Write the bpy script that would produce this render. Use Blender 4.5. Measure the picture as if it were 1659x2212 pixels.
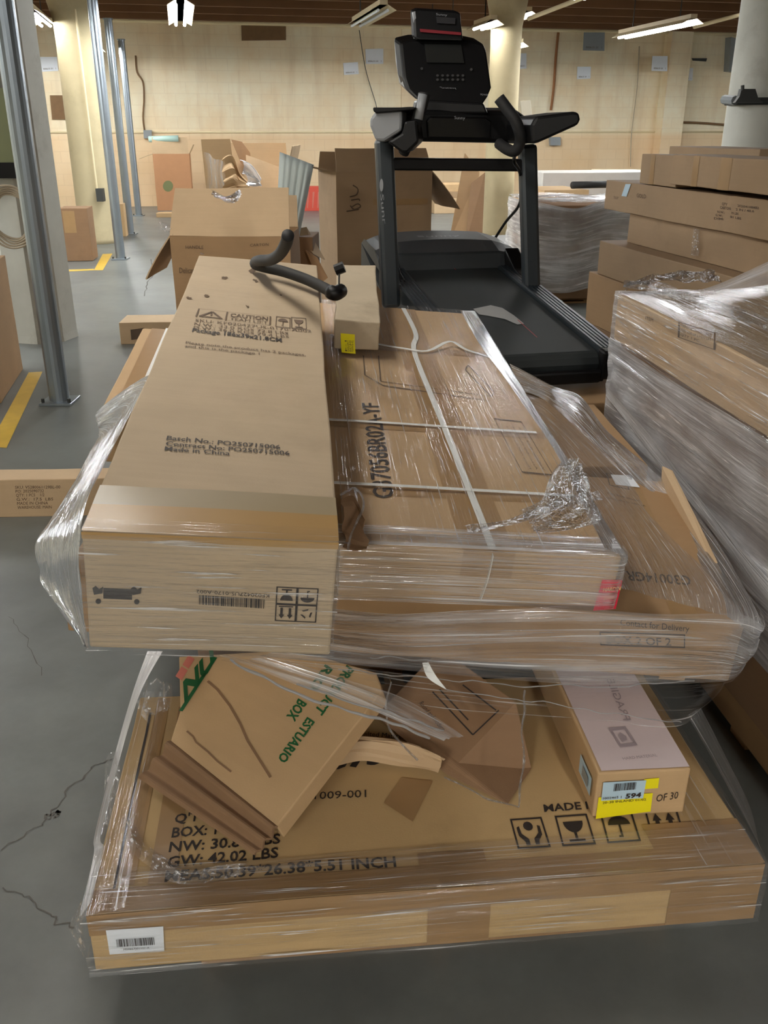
import bpy, bmesh, math, random
from mathutils import Vector, Matrix, noise
random.seed(7)
V3 = Vector
for o in list(bpy.data.objects):
    bpy.data.objects.remove(o)
SC = bpy.context.scene
COL = SC.collection

# ---------------------------------------------------------------- camera, world, exposure
CAM_H = 1.6
PITCH = math.radians(23.0)
FPX = 1950.0
cam = bpy.data.cameras.new('camera')
cam_ob = bpy.data.objects.new('camera', cam)
COL.objects.link(cam_ob)
cam.sensor_fit = 'HORIZONTAL'
cam.sensor_width = 36.0
cam.lens = 36.0 * FPX / 1659.0
cam.clip_start = 0.05
cam.clip_end = 200
cam_ob.location = (0, 0, CAM_H)
cam_ob.rotation_euler = (math.pi / 2 - PITCH, 0, 0)
SC.camera = cam_ob
w = bpy.data.worlds.new('world')
SC.world = w
w.use_nodes = True
w.node_tree.nodes['Background'].inputs[0].default_value = (0.8, 0.85, 0.9, 1)
w.node_tree.nodes['Background'].inputs[1].default_value = 0.02
SC.view_settings.view_transform = 'Standard'
SC.view_settings.look = 'None'
SC.view_settings.gamma = 1.0
SC.view_settings.exposure = 0.0
SC.cycles.transparent_max_bounces = 24
SC.cycles.max_bounces = 7
SC.cycles.diffuse_bounces = 4
SC.cycles.glossy_bounces = 3
SC.cycles.sample_clamp_indirect = 4.0
SC.cycles.use_adaptive_sampling = True
SC.cycles.adaptive_threshold = 0.02
LAMP = 150.0          # radiance of the fluorescent tubes
LAMP_NEAR = 280.0     # tubes above and behind the viewer, made stronger to lift the front faces

# rays through the photograph, used to measure where things stand
CP, SP = math.cos(PITCH), math.sin(PITCH)
EYE = V3((0, 0, CAM_H))
def ray(px, py):
    x = (px - 829.5) / FPX; y = (1106 - py) / FPX
    return V3((x, CP + y * SP, y * CP - SP))
def PH(px, py, h):
    d = ray(px, py); return EYE + d * ((h - CAM_H) / d.z)
def PD(px, py, dist):
    d = ray(px, py); return EYE + d * (dist / d.y)
def PP(px, py, p0, n):
    d = ray(px, py); return EYE + d * ((p0 - EYE).dot(n) / d.dot(n))
ROW = V3((-0.21, 1, 0)).normalized()      # direction of the column rows
CROSS = V3((1, 0.21, 0)).normalized()     # along the back wall

# ---------------------------------------------------------------- materials
def lin(c):
    return tuple(((v / 255) / 12.92 if v / 255 <= 0.04045 else ((v / 255 + 0.055) / 1.055) ** 2.4) for v in c) + (1,)
MATS = {}
def new_mat(name):
    m = bpy.data.materials.new(name); m.use_nodes = True
    nt = m.node_tree; nt.nodes.clear()
    out = nt.nodes.new('ShaderNodeOutputMaterial')
    return m, nt, out
def node(nt, typ, **kw):
    n = nt.nodes.new('ShaderNode' + typ)
    for k, v in kw.items():
        if k.startswith('_'):
            setattr(n, k[1:], v)
        else:
            key = int(k[1:]) if k[0] == 'i' and k[1:].isdigit() else k
            s = n.inputs[key]
            if hasattr(v, 'links') or isinstance(v, bpy.types.NodeSocket):
                nt.links.new(v, s)
            else:
                s.default_value = v
    return n
def ramp(nt, fac, a, b, c0=(0, 0, 0, 1), c1=(1, 1, 1, 1)):
    r = nt.nodes.new('ShaderNodeValToRGB')
    r.color_ramp.elements[0].position = a; r.color_ramp.elements[1].position = b
    r.color_ramp.elements[0].color = c0; r.color_ramp.elements[1].color = c1
    nt.links.new(fac, r.inputs[0]); return r.outputs[0]
def mixc(nt, fac, a, b, blend='MIX'):
    m = nt.nodes.new('ShaderNodeMix'); m.data_type = 'RGBA'; m.blend_type = blend
    for s, v in ((m.inputs[0], fac), (m.inputs[6], a), (m.inputs[7], b)):
        if isinstance(v, bpy.types.NodeSocket): nt.links.new(v, s)
        else: s.default_value = v
    return m.outputs[2]
def math_(nt, op, a, b=0.0, c=0.0, clamp=False):
    m = nt.nodes.new('ShaderNodeMath'); m.operation = op; m.use_clamp = clamp
    for i, v in enumerate((a, b, c)):
        if isinstance(v, bpy.types.NodeSocket): nt.links.new(v, m.inputs[i])
        else: m.inputs[i].default_value = v
    return m.outputs[0]
def sc(c, k):
    return (min(c[0] * k, 1), min(c[1] * k, 1), min(c[2] * k, 1), 1)

def plain(name, rgb, rough=0.5, metal=0.0, spec=0.5, var=0.08, scale=8.0):
    m, nt, out = new_mat(name)
    c = lin(rgb)
    tc = node(nt, 'TexCoord')
    nz = node(nt, 'TexNoise', Vector=tc.outputs['Object'], Scale=scale, Detail=4.0)
    col = mixc(nt, nz.outputs[0], sc(c, 1 - var), sc(c, 1 + var))
    p = node(nt, 'BsdfPrincipled', **{'Base Color': col, 'Roughness': rough, 'Metallic': metal, 'Specular IOR Level': spec})
    nt.links.new(p.outputs[0], out.inputs[0])
    MATS[name] = m; return m

def card(name, rgb, dirt=0.25, rough=0.75, lines=(1, 1, 26)):
    """kraft corrugated board: fibre mottling, faint flute lines, scuffs"""
    m, nt, out = new_mat(name)
    c = lin(rgb)
    tc = node(nt, 'TexCoord')
    n1 = node(nt, 'TexNoise', Vector=tc.outputs['Object'], Scale=3.0, Detail=7.0, Roughness=0.6)
    col = mixc(nt, n1.outputs[0], sc(c, 0.80), sc(c, 1.16))
    mp = node(nt, 'Mapping', Vector=tc.outputs['Object']); mp.inputs['Scale'].default_value = lines
    n2 = node(nt, 'TexNoise', Vector=mp.outputs[0], Scale=4.0, Detail=3.0)
    col = mixc(nt, ramp(nt, n2.outputs[0], 0.40, 0.62), col, mixc(nt, 0.88, sc(c, 0.78), col))
    n3 = node(nt, 'TexNoise', Vector=tc.outputs['Object'], Scale=1.7, Detail=9.0, Roughness=0.7)
    d = math_(nt, 'MULTIPLY', ramp(nt, n3.outputs[0], 0.54, 0.72), dirt)
    col = mixc(nt, d, col, sc((c[0] * .9, c[1] * .85, c[2] * .8), 0.5))
    n4 = node(nt, 'TexNoise', Vector=tc.outputs['Object'], Scale=260.0, Detail=2.0)
    bmp = node(nt, 'Bump', Strength=0.15, Distance=0.002, Height=n4.outputs[0])
    p = node(nt, 'BsdfPrincipled', **{'Base Color': col, 'Roughness': rough, 'Specular IOR Level': 0.3, 'Normal': bmp.outputs[0]})
    nt.links.new(p.outputs[0], out.inputs[0])
    MATS[name] = m; return m

def film(name, base=0.05, streak=0.5, haze=0.2, gloss=0.5, su=1.3, sv=48.0, tint=(0.86, 0.88, 0.9), rough=0.12, bump=0.7, lo=0.52, glint=0.5):
    """clear stretch wrap: stretched pleats run along u; pleats and layers scatter, the rest is clear and shiny"""
    m, nt, out = new_mat(name)
    uv = node(nt, 'UVMap')
    tc = node(nt, 'TexCoord')
    mp = node(nt, 'Mapping', Vector=uv.outputs[0]); mp.inputs['Scale'].default_value = (su, sv, 1)
    n1 = node(nt, 'TexNoise', Vector=mp.outputs[0], Scale=1.0, Detail=5.0, Roughness=0.6, Distortion=0.25)
    mp2 = node(nt, 'Mapping', Vector=uv.outputs[0]); mp2.inputs['Scale'].default_value = (su * 4.5, sv * 3.6, 1)
    n2 = node(nt, 'TexNoise', Vector=mp2.outputs[0], Scale=1.0, Detail=3.0, Roughness=0.55)
    n3 = node(nt, 'TexNoise', Vector=tc.outputs['Object'], Scale=4.0, Detail=4.0)
    s1 = ramp(nt, n1.outputs[0], lo, lo + 0.2)
    s2 = ramp(nt, n2.outputs[0], 0.56, 0.74)
    hz = ramp(nt, n3.outputs[0], 0.38, 0.66)
    a = math_(nt, 'MULTIPLY_ADD', s1, streak, base)
    a = math_(nt, 'MULTIPLY_ADD', math_(nt, 'MULTIPLY', s2, hz), streak * 0.8, a)
    a = math_(nt, 'MULTIPLY_ADD', hz, haze, a, clamp=True)
    hgt = math_(nt, 'ADD', n1.outputs[0], math_(nt, 'MULTIPLY', n2.outputs[0], 0.45))
    bmp = node(nt, 'Bump', Strength=bump, Distance=0.012, Height=hgt)
    tr = node(nt, 'BsdfTransparent'); tr.inputs[0].default_value = (1, 1, 1, 1)
    df = node(nt, 'BsdfDiffuse', Color=tint + (1,), Normal=bmp.outputs[0])
    tl = node(nt, 'BsdfTranslucent', Color=tint + (1,))
    gl = node(nt, 'BsdfGlossy', Color=(0.95, 0.97, 1, 1), Roughness=rough, Normal=bmp.outputs[0])
    body = node(nt, 'MixShader', i0=0.35, i1=df.outputs[0], i2=tl.outputs[0])
    body = node(nt, 'MixShader', i0=0.22, i1=body.outputs[0], i2=gl.outputs[0])
    m1 = node(nt, 'MixShader', i0=a, i1=tr.outputs[0], i2=body.outputs[0])
    lw = node(nt, 'Fresnel', IOR=1.38, Normal=bmp.outputs[0])
    mp3 = node(nt, 'Mapping', Vector=uv.outputs[0]); mp3.inputs['Scale'].default_value = (su * 3.0, sv * 5.0, 1); mp3.inputs['Location'].default_value = (3.7, 1.9, 0)
    n5 = node(nt, 'TexNoise', Vector=mp3.outputs[0], Scale=1.0, Detail=2.0, Roughness=0.5)
    g = math_(nt, 'MULTIPLY', ramp(nt, n5.outputs[0], 0.58, 0.66), ramp(nt, n1.outputs[0], 0.40, 0.56))
    f = math_(nt, 'ADD', math_(nt, 'MULTIPLY', lw.outputs[0], gloss), math_(nt, 'MULTIPLY', g, glint), clamp=True)
    gl2 = node(nt, 'MixShader', i0=0.4, i1=node(nt, 'BsdfDiffuse', Color=(1, 1, 1, 1)).outputs[0], i2=node(nt, 'BsdfGlossy', Color=(1, 1, 1, 1), Roughness=0.3, Normal=bmp.outputs[0]).outputs[0])  # glint streaks are partly plain white, painting in the lamp highlights
    gl = node(nt, 'MixShader', i0=g, i1=gl.outputs[0], i2=gl2.outputs[0])
    m2 = node(nt, 'MixShader', i0=f, i1=m1.outputs[0], i2=gl.outputs[0])
    nt.links.new(m2.outputs[0], out.inputs[0])
    MATS[name] = m; return m

K_A = card('kraft_grey_tan', (184, 164, 136), 0.2, lines=(1, 22, 1))
K_B = card('kraft_tan', (188, 158, 120), 0.2)
K_C = card('kraft_brown', (168, 136, 100), 0.3)
K_G = card('kraft_golden', (198, 168, 120), 0.3)
K_L = card('kraft_light', (204, 176, 140), 0.15)
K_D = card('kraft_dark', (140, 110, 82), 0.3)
K_R = card('kraft_umber', (162, 136, 106), 0.35)
K_E = card('kraft_pale', (200, 168, 126), 0.2)
K_DUST = card('kraft_dusty', (188, 172, 146), 0.6)
K_IN = card('kraft_inside', (166, 130, 94), 0.15)
TAPE = plain('packing_tape_tan', (160, 128, 88), 0.3, var=0.12, scale=14)
TAPE_W = plain('strapping_white', (226, 226, 220), 0.35)
INK = plain('ink_black', (44, 36, 32), 0.7)
INK_B = plain('ink_faded', (96, 78, 62), 0.8)
INK_GREEN = plain('ink_green', (20, 92, 48), 0.7)
INK_RED = plain('ink_rose', (206, 120, 104), 0.7)
PAPER = plain('paper_white', (236, 241, 246), 0.6, var=.03)
PAPER_BLUE = plain('paper_pale_blue', (186, 212, 226), 0.5)
PAPER_PINK = plain('paper_lilac', (214, 198, 198), 0.55, var=0.04)
YELLOW = plain('sticker_yellow', (246, 232, 20), 0.5, var=0.03)
RED = plain('label_red', (214, 30, 62), 0.45)
GOLD = plain('label_gold', (238, 200, 130), 0.5)
F_CLEAR = film('film_clear', 0.01, 0.16, 0.02, 0.12, lo=0.6, bump=.5, glint=.35)
F_BAND = film('film_band', 0.08, 0.45, 0.12, 0.6, su=1.0, sv=34, tint=(.97,.98,.99), glint=.9, lo=.47)
F_HAZE = film('film_hazy', 0.22, 0.45, 0.25, 0.6, su=1.6, sv=30)
F_WHITE = film('film_dense', 0.55, 0.45, 0.2, 0.7, su=1.5, sv=70, rough=0.18, tint=(.97,.98,.99), glint=.9)
F_CRUMP = film('film_crumpled', 0.03, 0.75, 0.06, 0.7, su=26, sv=34, bump=1.0, lo=.54, tint=(.98,.98,.99), glint=.9)
M_BLACK = plain('black_plastic', (11, 11, 12), 0.45, spec=0.25, var=0.2)
M_GRAPH = plain('graphite_steel', (46, 52, 56), 0.36, metal=0.25)
M_GREYP = plain('grey_plastic', (138, 140, 142), 0.4)
M_BELT = plain('rubber_belt', (40, 44, 45), 0.62, spec=0.3)
M_SCREEN = plain('dark_screen', (12, 12, 13), 0.22)
M_FOAM = plain('black_foam', (26, 26, 27), 0.7)
M_REDDISH = plain('red_panel', (120, 30, 38), 0.4)
M_GALV = plain('galvanised_steel', (150, 160, 168), 0.34, metal=0.75, var=0.15, scale=3)
M_CONC_W = plain('painted_concrete', (206, 200, 184), 0.8, var=0.12, scale=3)
M_CREAM = plain('cream_paint', (232, 216, 176), 0.75, var=0.08, scale=2)
M_WOOD = plain('ceiling_wood', (112, 78, 48), 0.8, var=0.25, scale=2)
M_PALLET = plain('pallet_wood', (150, 116, 78), 0.85, var=0.25, scale=6)
M_DARKMETAL = plain('dark_metal', (66, 68, 66), 0.5, metal=0.4)
M_BROWNP = plain('brown_panel', (120, 92, 62), 0.8, var=0.2)
M_GREYBOX = plain('grey_enamel', (140, 146, 148), 0.5)
M_OLIVE = plain('olive_board', (118, 122, 84), 0.6)
M_ROPE = plain('cable_beige', (176, 162, 138), 0.7)
M_FIX = plain('fixture_enamel', (216, 200, 164), 0.5)
M_FOAMPAD = plain('grey_foam_pad', (192, 202, 198), 0.75, var=0.15, scale=5)
M_TEAL = plain('mint_plastic', (190, 222, 212), 0.3)
M_REDBOX = plain('red_print', (214, 84, 66), 0.6)
M_YLINE = plain('yellow_floor_paint', (206, 168, 60), 0.6, var=0.2, scale=9)
M_DUST = plain('chalk_dust', (150, 150, 148), 0.9)
def emit(name, rgb, k):
    m, nt, out = new_mat(name)
    e = node(nt, 'Emission', Color=rgb + (1,), Strength=k)
    nt.links.new(e.outputs[0], out.inputs[0]); return m
TUBE = emit('lit_tube', (0.96, 0.99, 1.0), LAMP)
TUBE_OVER = emit('lit_tube_overhead', (1.0, 0.98, 0.95), 66.0)
TUBE_FAR_FILL = emit('lit_tube_far_fill', (0.97, 0.99, 1.0), 210.0)
TUBE_WALL_FILL = emit('lit_tube_wall_fill', (0.97, 0.99, 1.0), 150.0)
TUBE_AISLE = emit('lit_tube_aisle', (0.97, 0.99, 1.0), 180.0)
TUBE_MID = emit('lit_tube_mid', (0.97, 0.99, 1.0), 190.0)
TUBE_DIM = emit('lit_tube_dim', (0.98, 0.99, 1.0), 55.0)
TUBE_NEAR = emit('lit_tube_behind', (1.0, 0.97, 0.92), LAMP_NEAR)

# ---------------------------------------------------------------- object helpers
def tag(o, label=None, cat=None, group=None, kind=None):
    if label: o['label'] = label
    if cat: o['category'] = cat
    if group: o['group'] = group
    if kind: o['kind'] = kind
    return o
def mesh_of(bm, name):
    bmesh.ops.recalc_face_normals(bm, faces=bm.faces) if not bm.loops.layers.uv else None
    me = bpy.data.meshes.new(name); bm.to_mesh(me); bm.free(); return me
def obj(name, bm, mat, parent=None, loc=None, bev=0.0, smooth=False, label=None, solid=0.0):
    """link a bmesh (world coordinates) as one object, origin at loc or at the parent's origin"""
    org = V3(parent['_org']) if parent is not None else (V3(loc) if loc is not None else None)
    if org is None:
        vs = [v.co for v in bm.verts]
        org = V3(((min(v.x for v in vs) + max(v.x for v in vs)) / 2, (min(v.y for v in vs) + max(v.y for v in vs)) / 2, min(v.z for v in vs)))
    for v in bm.verts: v.co -= org
    me = mesh_of(bm, name)
    for m in (mat if isinstance(mat, (list, tuple)) else [mat]): me.materials.append(m)
    if smooth:
        for p in me.polygons: p.use_smooth = True
    o = bpy.data.objects.new(name, me); COL.objects.link(o)
    o['_org'] = tuple(org)
    if parent is not None: o.parent = parent
    else: o.location = org
    if solid:
        md = o.modifiers.new('thick', 'SOLIDIFY'); md.thickness = solid; md.offset = 0
    if bev:
        md = o.modifiers.new('bevel', 'BEVEL'); md.width = bev; md.segments = 2; md.limit_method = 'ANGLE'; md.angle_limit = math.radians(40)
    if label: o['label'] = label
    return o
def empty(name, loc, label=None, cat=None, group=None, kind=None):
    o = bpy.data.objects.new(name, None); COL.objects.link(o)
    o.location = loc; o['_org'] = tuple(loc); o.empty_display_size = 0.1
    return tag(o, label, cat, group, kind)

def wob(p, amp):
    if amp == 0: return p
    n = noise.noise_vector(p * 3.1) * amp + noise.noise_vector(p * 9.0) * (amp * 0.35)
    return p + n
def add_grid(bm, f, nu, nv, uvs=None):
    vs = [[bm.verts.new(f(i / nu, j / nv)) for i in range(nu + 1)] for j in range(nv + 1)]
    lay = bm.loops.layers.uv.verify() if uvs else None
    for j in range(nv):
        for i in range(nu):
            fc = bm.faces.new((vs[j][i], vs[j][i + 1], vs[j + 1][i + 1], vs[j + 1][i]))
            if uvs:
                for lp, (a, b) in zip(fc.loops, ((i, j), (i + 1, j), (i + 1, j + 1), (i, j + 1))):
                    lp[lay].uv = uvs(a / nu, b / nv)
class OBox:
    """a carton: front-left-top corner o, width L along U, depth W along Vv, height T below"""
    def __init__(s, o, yaw, tilt, roll, L, W, T):
        R = Matrix.Rotation(yaw, 3, 'Z') @ Matrix.Rotation(tilt, 3, 'X') @ Matrix.Rotation(roll, 3, 'Y')
        s.o = V3(o); s.U = R @ V3((1, 0, 0)); s.V = R @ V3((0, 1, 0)); s.N = R @ V3((0, 0, 1))
        s.L, s.W, s.T = L, W, T; s.amp = 0.003
    def p(s, u, v, w=0.0): return s.o + s.U * u + s.V * v - s.N * w
    def face(s, f):
        if f == 'top': return s.o, s.N
        if f == 'front': return s.o, -s.V
        if f == 'right': return s.p(s.L, 0), s.U
        if f == 'left': return s.o, -s.U
    def px(s, f, x, y):
        p0, n = s.face(f); return PP(x, y, p0, n)
    def bm(s, amp=None, res=0.05):
        if amp is not None: s.amp = amp
        bm = bmesh.new(); L, W, T = s.L, s.W, s.T
        nl, nw, nh = (max(1, min(40, int(round(k / res)))) for k in (L, W, T))
        add_grid(bm, lambda a, b: s.p(a * L, b * W, 0), nl, nw)
        add_grid(bm, lambda a, b: s.p(a * L, b * W, T), nl, nw)
        add_grid(bm, lambda a, b: s.p(a * L, 0, b * T), nl, nh)
        add_grid(bm, lambda a, b: s.p(a * L, W, b * T), nl, nh)
        add_grid(bm, lambda a, b: s.p(0, a * W, b * T), nw, nh)
        add_grid(bm, lambda a, b: s.p(L, a * W, b * T), nw, nh)
        bmesh.ops.remove_doubles(bm, verts=bm.verts, dist=1e-5)
        for v in bm.verts: v.co = wob(v.co, s.amp)
        return bm
    def base(s): return s.p(s.L / 2, s.W / 2, s.T)
def boxbm(lo, hi, bm=None):
    bm = bm or bmesh.new()
    vs = [bm.verts.new((x, y, z)) for z in (lo[2], hi[2]) for y in (lo[1], hi[1]) for x in (lo[0], hi[0])]
    for q in ((0, 2, 3, 1), (4, 5, 7, 6), (0, 1, 5, 4), (2, 6, 7, 3), (0, 4, 6, 2), (1, 3, 7, 5)):
        bm.faces.new([vs[i] for i in q])
    return bm
def bar(a, b, wx, wz, bm=None, up=V3((0, 0, 1))):
    """rectangular bar from a to b"""
    bm = bm or bmesh.new(); a, b = V3(a), V3(b)
    d = (b - a).normalized(); s = d.cross(up)
    if s.length < 1e-4: s = V3((1, 0, 0))
    s.normalize(); t = s.cross(d)
    vs = [bm.verts.new(e + s * (i * wx / 2) + t * (j * wz / 2)) for e in (a, b) for i, j in ((-1, -1), (1, -1), (1, 1), (-1, 1))]
    for q in ((0, 1, 2, 3), (7, 6, 5, 4), (0, 4, 5, 1), (1, 5, 6, 2), (2, 6, 7, 3), (3, 7, 4, 0)):
        bm.faces.new([vs[i] for i in q])
    return bm
def prism(pts, vec, bm=None):
    bm = bm or bmesh.new()
    a = [bm.verts.new(V3(p)) for p in pts]; b = [bm.verts.new(V3(p) + V3(vec)) for p in pts]
    bm.faces.new(a); bm.faces.new(b[::-1]); n = len(pts)
    for i in range(n):
        bm.faces.new((a[i], b[i], b[(i + 1) % n], a[(i + 1) % n]))
    return bm
def spline(pts, n):
    pts = [V3(p) for p in pts]; out = []; m = len(pts) - 1
    for k in range(n + 1):
        t = k / n * m; i = min(int(t), m - 1); f = t - i
        p0 = pts[max(i - 1, 0)]; p1 = pts[i]; p2 = pts[i + 1]; p3 = pts[min(i + 2, m)]
        out.append(0.5 * ((2 * p1) + (p2 - p0) * f + (2 * p0 - 5 * p1 + 4 * p2 - p3) * f * f + (3 * p1 - p0 - 3 * p2 + p3) * f ** 3))
    return out
def poly(pts, n):
    pts = [V3(p) for p in pts]
    ls = [0]
    for a, b in zip(pts, pts[1:]): ls.append(ls[-1] + (b - a).length)
    out = []
    for k in range(n + 1):
        t = k / n * ls[-1]; i = 0
        while i < len(pts) - 2 and ls[i + 1] < t: i += 1
        f = (t - ls[i]) / max(ls[i + 1] - ls[i], 1e-9)
        out.append(pts[i].lerp(pts[i + 1], min(max(f, 0), 1)))
    return out
def tube(path, r, seg=10, bm=None, uv=False):
    bm = bm or bmesh.new(); path = [V3(p) for p in path]; n = len(path)
    rr = r if isinstance(r, (list, tuple)) else [r] * n
    if len(rr) != n: rr = [rr[min(int(i / (n - 1) * (len(rr) - 1) + .5), len(rr) - 1)] for i in range(n)]
    rings = []; s = None; lay = bm.loops.layers.uv.verify() if uv else None; ln = [0]
    for i in range(n):
        d = (path[min(i + 1, n - 1)] - path[max(i - 1, 0)]).normalized()
        if i: ln.append(ln[-1] + (path[i] - path[i - 1]).length)
        if s is None:
            s = d.cross(V3((0, 0, 1)));  s = V3((1, 0, 0)) if s.length < .05 else s
        s = (s - d * s.dot(d)).normalized(); t = d.cross(s)
        rings.append([bm.verts.new(path[i] + (s * math.cos(2 * math.pi * k / seg) + t * math.sin(2 * math.pi * k / seg)) * rr[i]) for k in range(seg)])
    for i in range(n - 1):
        for k in range(seg):
            f = bm.faces.new((rings[i][k], rings[i][(k + 1) % seg], rings[i + 1][(k + 1) % seg], rings[i + 1][k]))
            if uv:
                for lp, (a, b) in zip(f.loops, ((i, k), (i, k + 1), (i + 1, k + 1), (i + 1, k))):
                    lp[lay].uv = (ln[a], b / seg * 0.12)
    bm.faces.new(rings[0][::-1]); bm.faces.new(rings[-1])
    return bm
def loft(rails, nu, nv, amp=0.0, fr=6.0, sm=True, bm=None, seed=0.0):
    """film sheet through several rails (polylines); u runs along the rails"""
    bm = bm or bmesh.new(); R = [(spline if sm else poly)(r, nu) for r in rails]; m = len(R) - 1
    ln = sum((a - b).length for a, b in zip(R[0], R[0][1:])); wd = sum((a[nu // 2] - b[nu // 2]).length for a, b in zip(R, R[1:]))
    def f(a, b):
        i = int(round(a * nu)); t = b * m; k = min(int(t), m - 1)
        p = R[k][i].lerp(R[k + 1][i], t - k)
        if amp: p = p + noise.noise_vector(V3((a * ln * fr * .4 + seed, b * wd * fr * 4, seed * 3.3))) * amp
        return p
    add_grid(bm, f, nu, nv, uvs=lambda a, b: (a * ln + seed, b * wd + seed * .37))
    return bm

# ---- print on faces
_TXT = {}
def text_geo(s, bold=0.0):
    if (s, bold) not in _TXT:
        cu = bpy.data.curves.new('t', 'FONT'); cu.body = s; cu.offset = bold; cu.resolution_u = 2
        o = bpy.data.objects.new('t', cu); COL.objects.link(o)
        bpy.context.view_layer.update()
        me = bpy.data.meshes.new_from_object(o.evaluated_get(bpy.context.evaluated_depsgraph_get()))
        vs = [v.co.copy() for v in me.vertices]; fs = [tuple(p.vertices) for p in me.polygons]
        bpy.data.objects.remove(o); bpy.data.meshes.remove(me)
        x0 = min(v.x for v in vs); x1 = max(v.x for v in vs)
        _TXT[(s, bold)] = ([((v.x - x0) / (x1 - x0), v.y / 0.72) for v in vs], fs)
    return _TXT[(s, bold)]
def put_text(bm, s, p0, p1, p2, n, off=0.002, bold=0.0, amp=0.003):
    """text from baseline start p0 to baseline end p1; p2 above p0 at cap height"""
    vs, fs = text_geo(s, bold); p0, p1, p2 = V3(p0), V3(p1), V3(p2); nn = n.normalized()
    vv = [bm.verts.new(wob(p0 + (p1 - p0) * x + (p2 - p0) * y, amp) + nn * off) for x, y in vs]
    for f in fs:
        try: bm.faces.new([vv[i] for i in f])
        except ValueError: pass
def put_poly(bm, pts, p0, p1, p2, n, off=0.002, amp=0.003):
    vv = [bm.verts.new(wob(p0 + (p1 - p0) * x + (p2 - p0) * y, amp) + n.normalized() * off) for x, y in pts]
    bm.faces.new(vv)
def frame_polys(t=0.06, x0=0, y0=0, x1=1, y1=1):
    return [[(x0, y0), (x1, y0), (x1, y0 + t), (x0, y0 + t)], [(x0, y1 - t), (x1, y1 - t), (x1, y1), (x0, y1)],
            [(x0, y0), (x0 + t, y0), (x0 + t, y1), (x0, y1)], [(x1 - t, y0), (x1, y0), (x1, y1), (x1 - t, y1)]]
def circ(cx, cy, r, n=14, a0=0, a1=2 * math.pi, ry=None):
    return [(cx + r * math.cos(a0 + (a1 - a0) * k / n), cy + (ry or r) * math.sin(a0 + (a1 - a0) * k / n)) for k in range(n if a1 - a0 > 6.2 else n + 1)]
ICON = {
 'glass': [circ(.5, .78, .3, 10, math.pi, 2 * math.pi, .36), [(.46, .2), (.54, .2), (.54, .46), (.46, .46)], [(.26, .12), (.74, .12), (.74, .2), (.26, .2)]],
 'arrows': [[(.24, .2), (.36, .2), (.36, .62), (.24, .62)], [(.16, .6), (.44, .6), (.3, .84)], [(.64, .2), (.76, .2), (.76, .62), (.64, .62)], [(.56, .6), (.84, .6), (.7, .84)], [(.16, .1), (.84, .1), (.84, .16), (.16, .16)]],
 'umbrella': [circ(.5, .56, .34, 10, 0, math.pi, .28), [(.47, .2), (.53, .2), (.53, .58), (.47, .58)], [(.4, .16), (.53, .16), (.53, .22), (.4, .22)]],
 'hands': [circ(.5, .72, .15, 12), [(.14, .7), (.22, .74), (.24, .48), (.42, .3), (.42, .1), (.3, .1), (.28, .24), (.14, .42)], [(.86, .7), (.78, .74), (.76, .48), (.58, .3), (.58, .1), (.7, .1), (.72, .24), (.86, .42)]],
 'recycle': [[(.5 + .3 * math.cos(a), .5 + .3 * math.sin(a)), (.5 + .3 * math.cos(a + 1.2), .5 + .3 * math.sin(a + 1.2)), (.5 + .2 * math.cos(a + 1.2), .5 + .2 * math.sin(a + 1.2)), (.5 + .2 * math.cos(a), .5 + .2 * math.sin(a))] for a in (0.2, 2.3, 4.4)],
 'warn': [[(.1, .15), (.2, .15), (.52, .78), (.47, .85)], [(.9, .15), (.8, .15), (.48, .78), (.53, .85)], [(.1, .12), (.9, .12), (.86, .2), (.14, .2)], [(.47, .35), (.53, .35), (.53, .62), (.47, .62)]],
}
def put_icon(bm, name, p0, p1, p2, n, frame=True, amp=0.003):
    for q in (frame_polys(.055) if frame else []) + ICON[name]: put_poly(bm, q, V3(p0), V3(p1), V3(p2), n, amp=amp)
def bars(bm, p0, p1, p2, n, k=34, seed=1, off=0.003, amp=0.003):
    r = random.Random(seed); x = 0
    while x < 1:
        wd = r.choice((.008, .012, .02, .028)); put_poly(bm, [(x, 0), (min(x + wd, 1), 0), (min(x + wd, 1), 1), (x, 1)], V3(p0), V3(p1), V3(p2), n, off, amp); x += wd + r.choice((.008, .012, .018))
def strip(bm, p, n, off=0.002, amp=0.003, k=8):
    """quad patch p = 4 corners lying on a face (tape, label)"""
    p = [V3(q) for q in p]
    add_grid(bm, lambda a, b: wob((p[0].lerp(p[1], a)).lerp(p[3].lerp(p[2], a), b), amp) + n.normalized() * off, k, max(1, k // 2))

def carton(b, label, mat, amp=0.003, group=None, cat='box', name='cardboard_box', parts=True):
    """a carton thing: Empty with its body; returns (root, body)"""
    root = empty(name, b.base(), label, cat, group)
    body = obj('body', b.bm(amp), mat, root, bev=0.004)
    return root, body
def simple_carton(b, label, mat, amp=0.003, group=None, cat='box', name='cardboard_box', res=0.1):
    return tag(obj(name, b.bm(amp, res), mat, None, b.base(), bev=0.004), label, cat, group)
def tape_on(root, b, quads, mat=None, name='packing_tape', off=0.0015):
    o = None
    for f, q in quads:
        bm = bmesh.new(); n = b.face(f)[1]
        if f == 'top': pts = [b.p(u, v) for u, v in q]
        elif f == 'front': pts = [b.p(u, 0, v) for u, v in q]
        elif f == 'right': pts = [b.p(b.L, u, v) for u, v in q]
        else: pts = [b.p(0, u, v) for u, v in q]
        strip(bm, pts, n, off, b.amp, 12)
        o = obj(name, bm, mat or TAPE, root)
    return o
def R4(u0, v0, u1, v1): return [(u0, v0), (u1, v0), (u1, v1), (u0, v1)]
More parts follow.
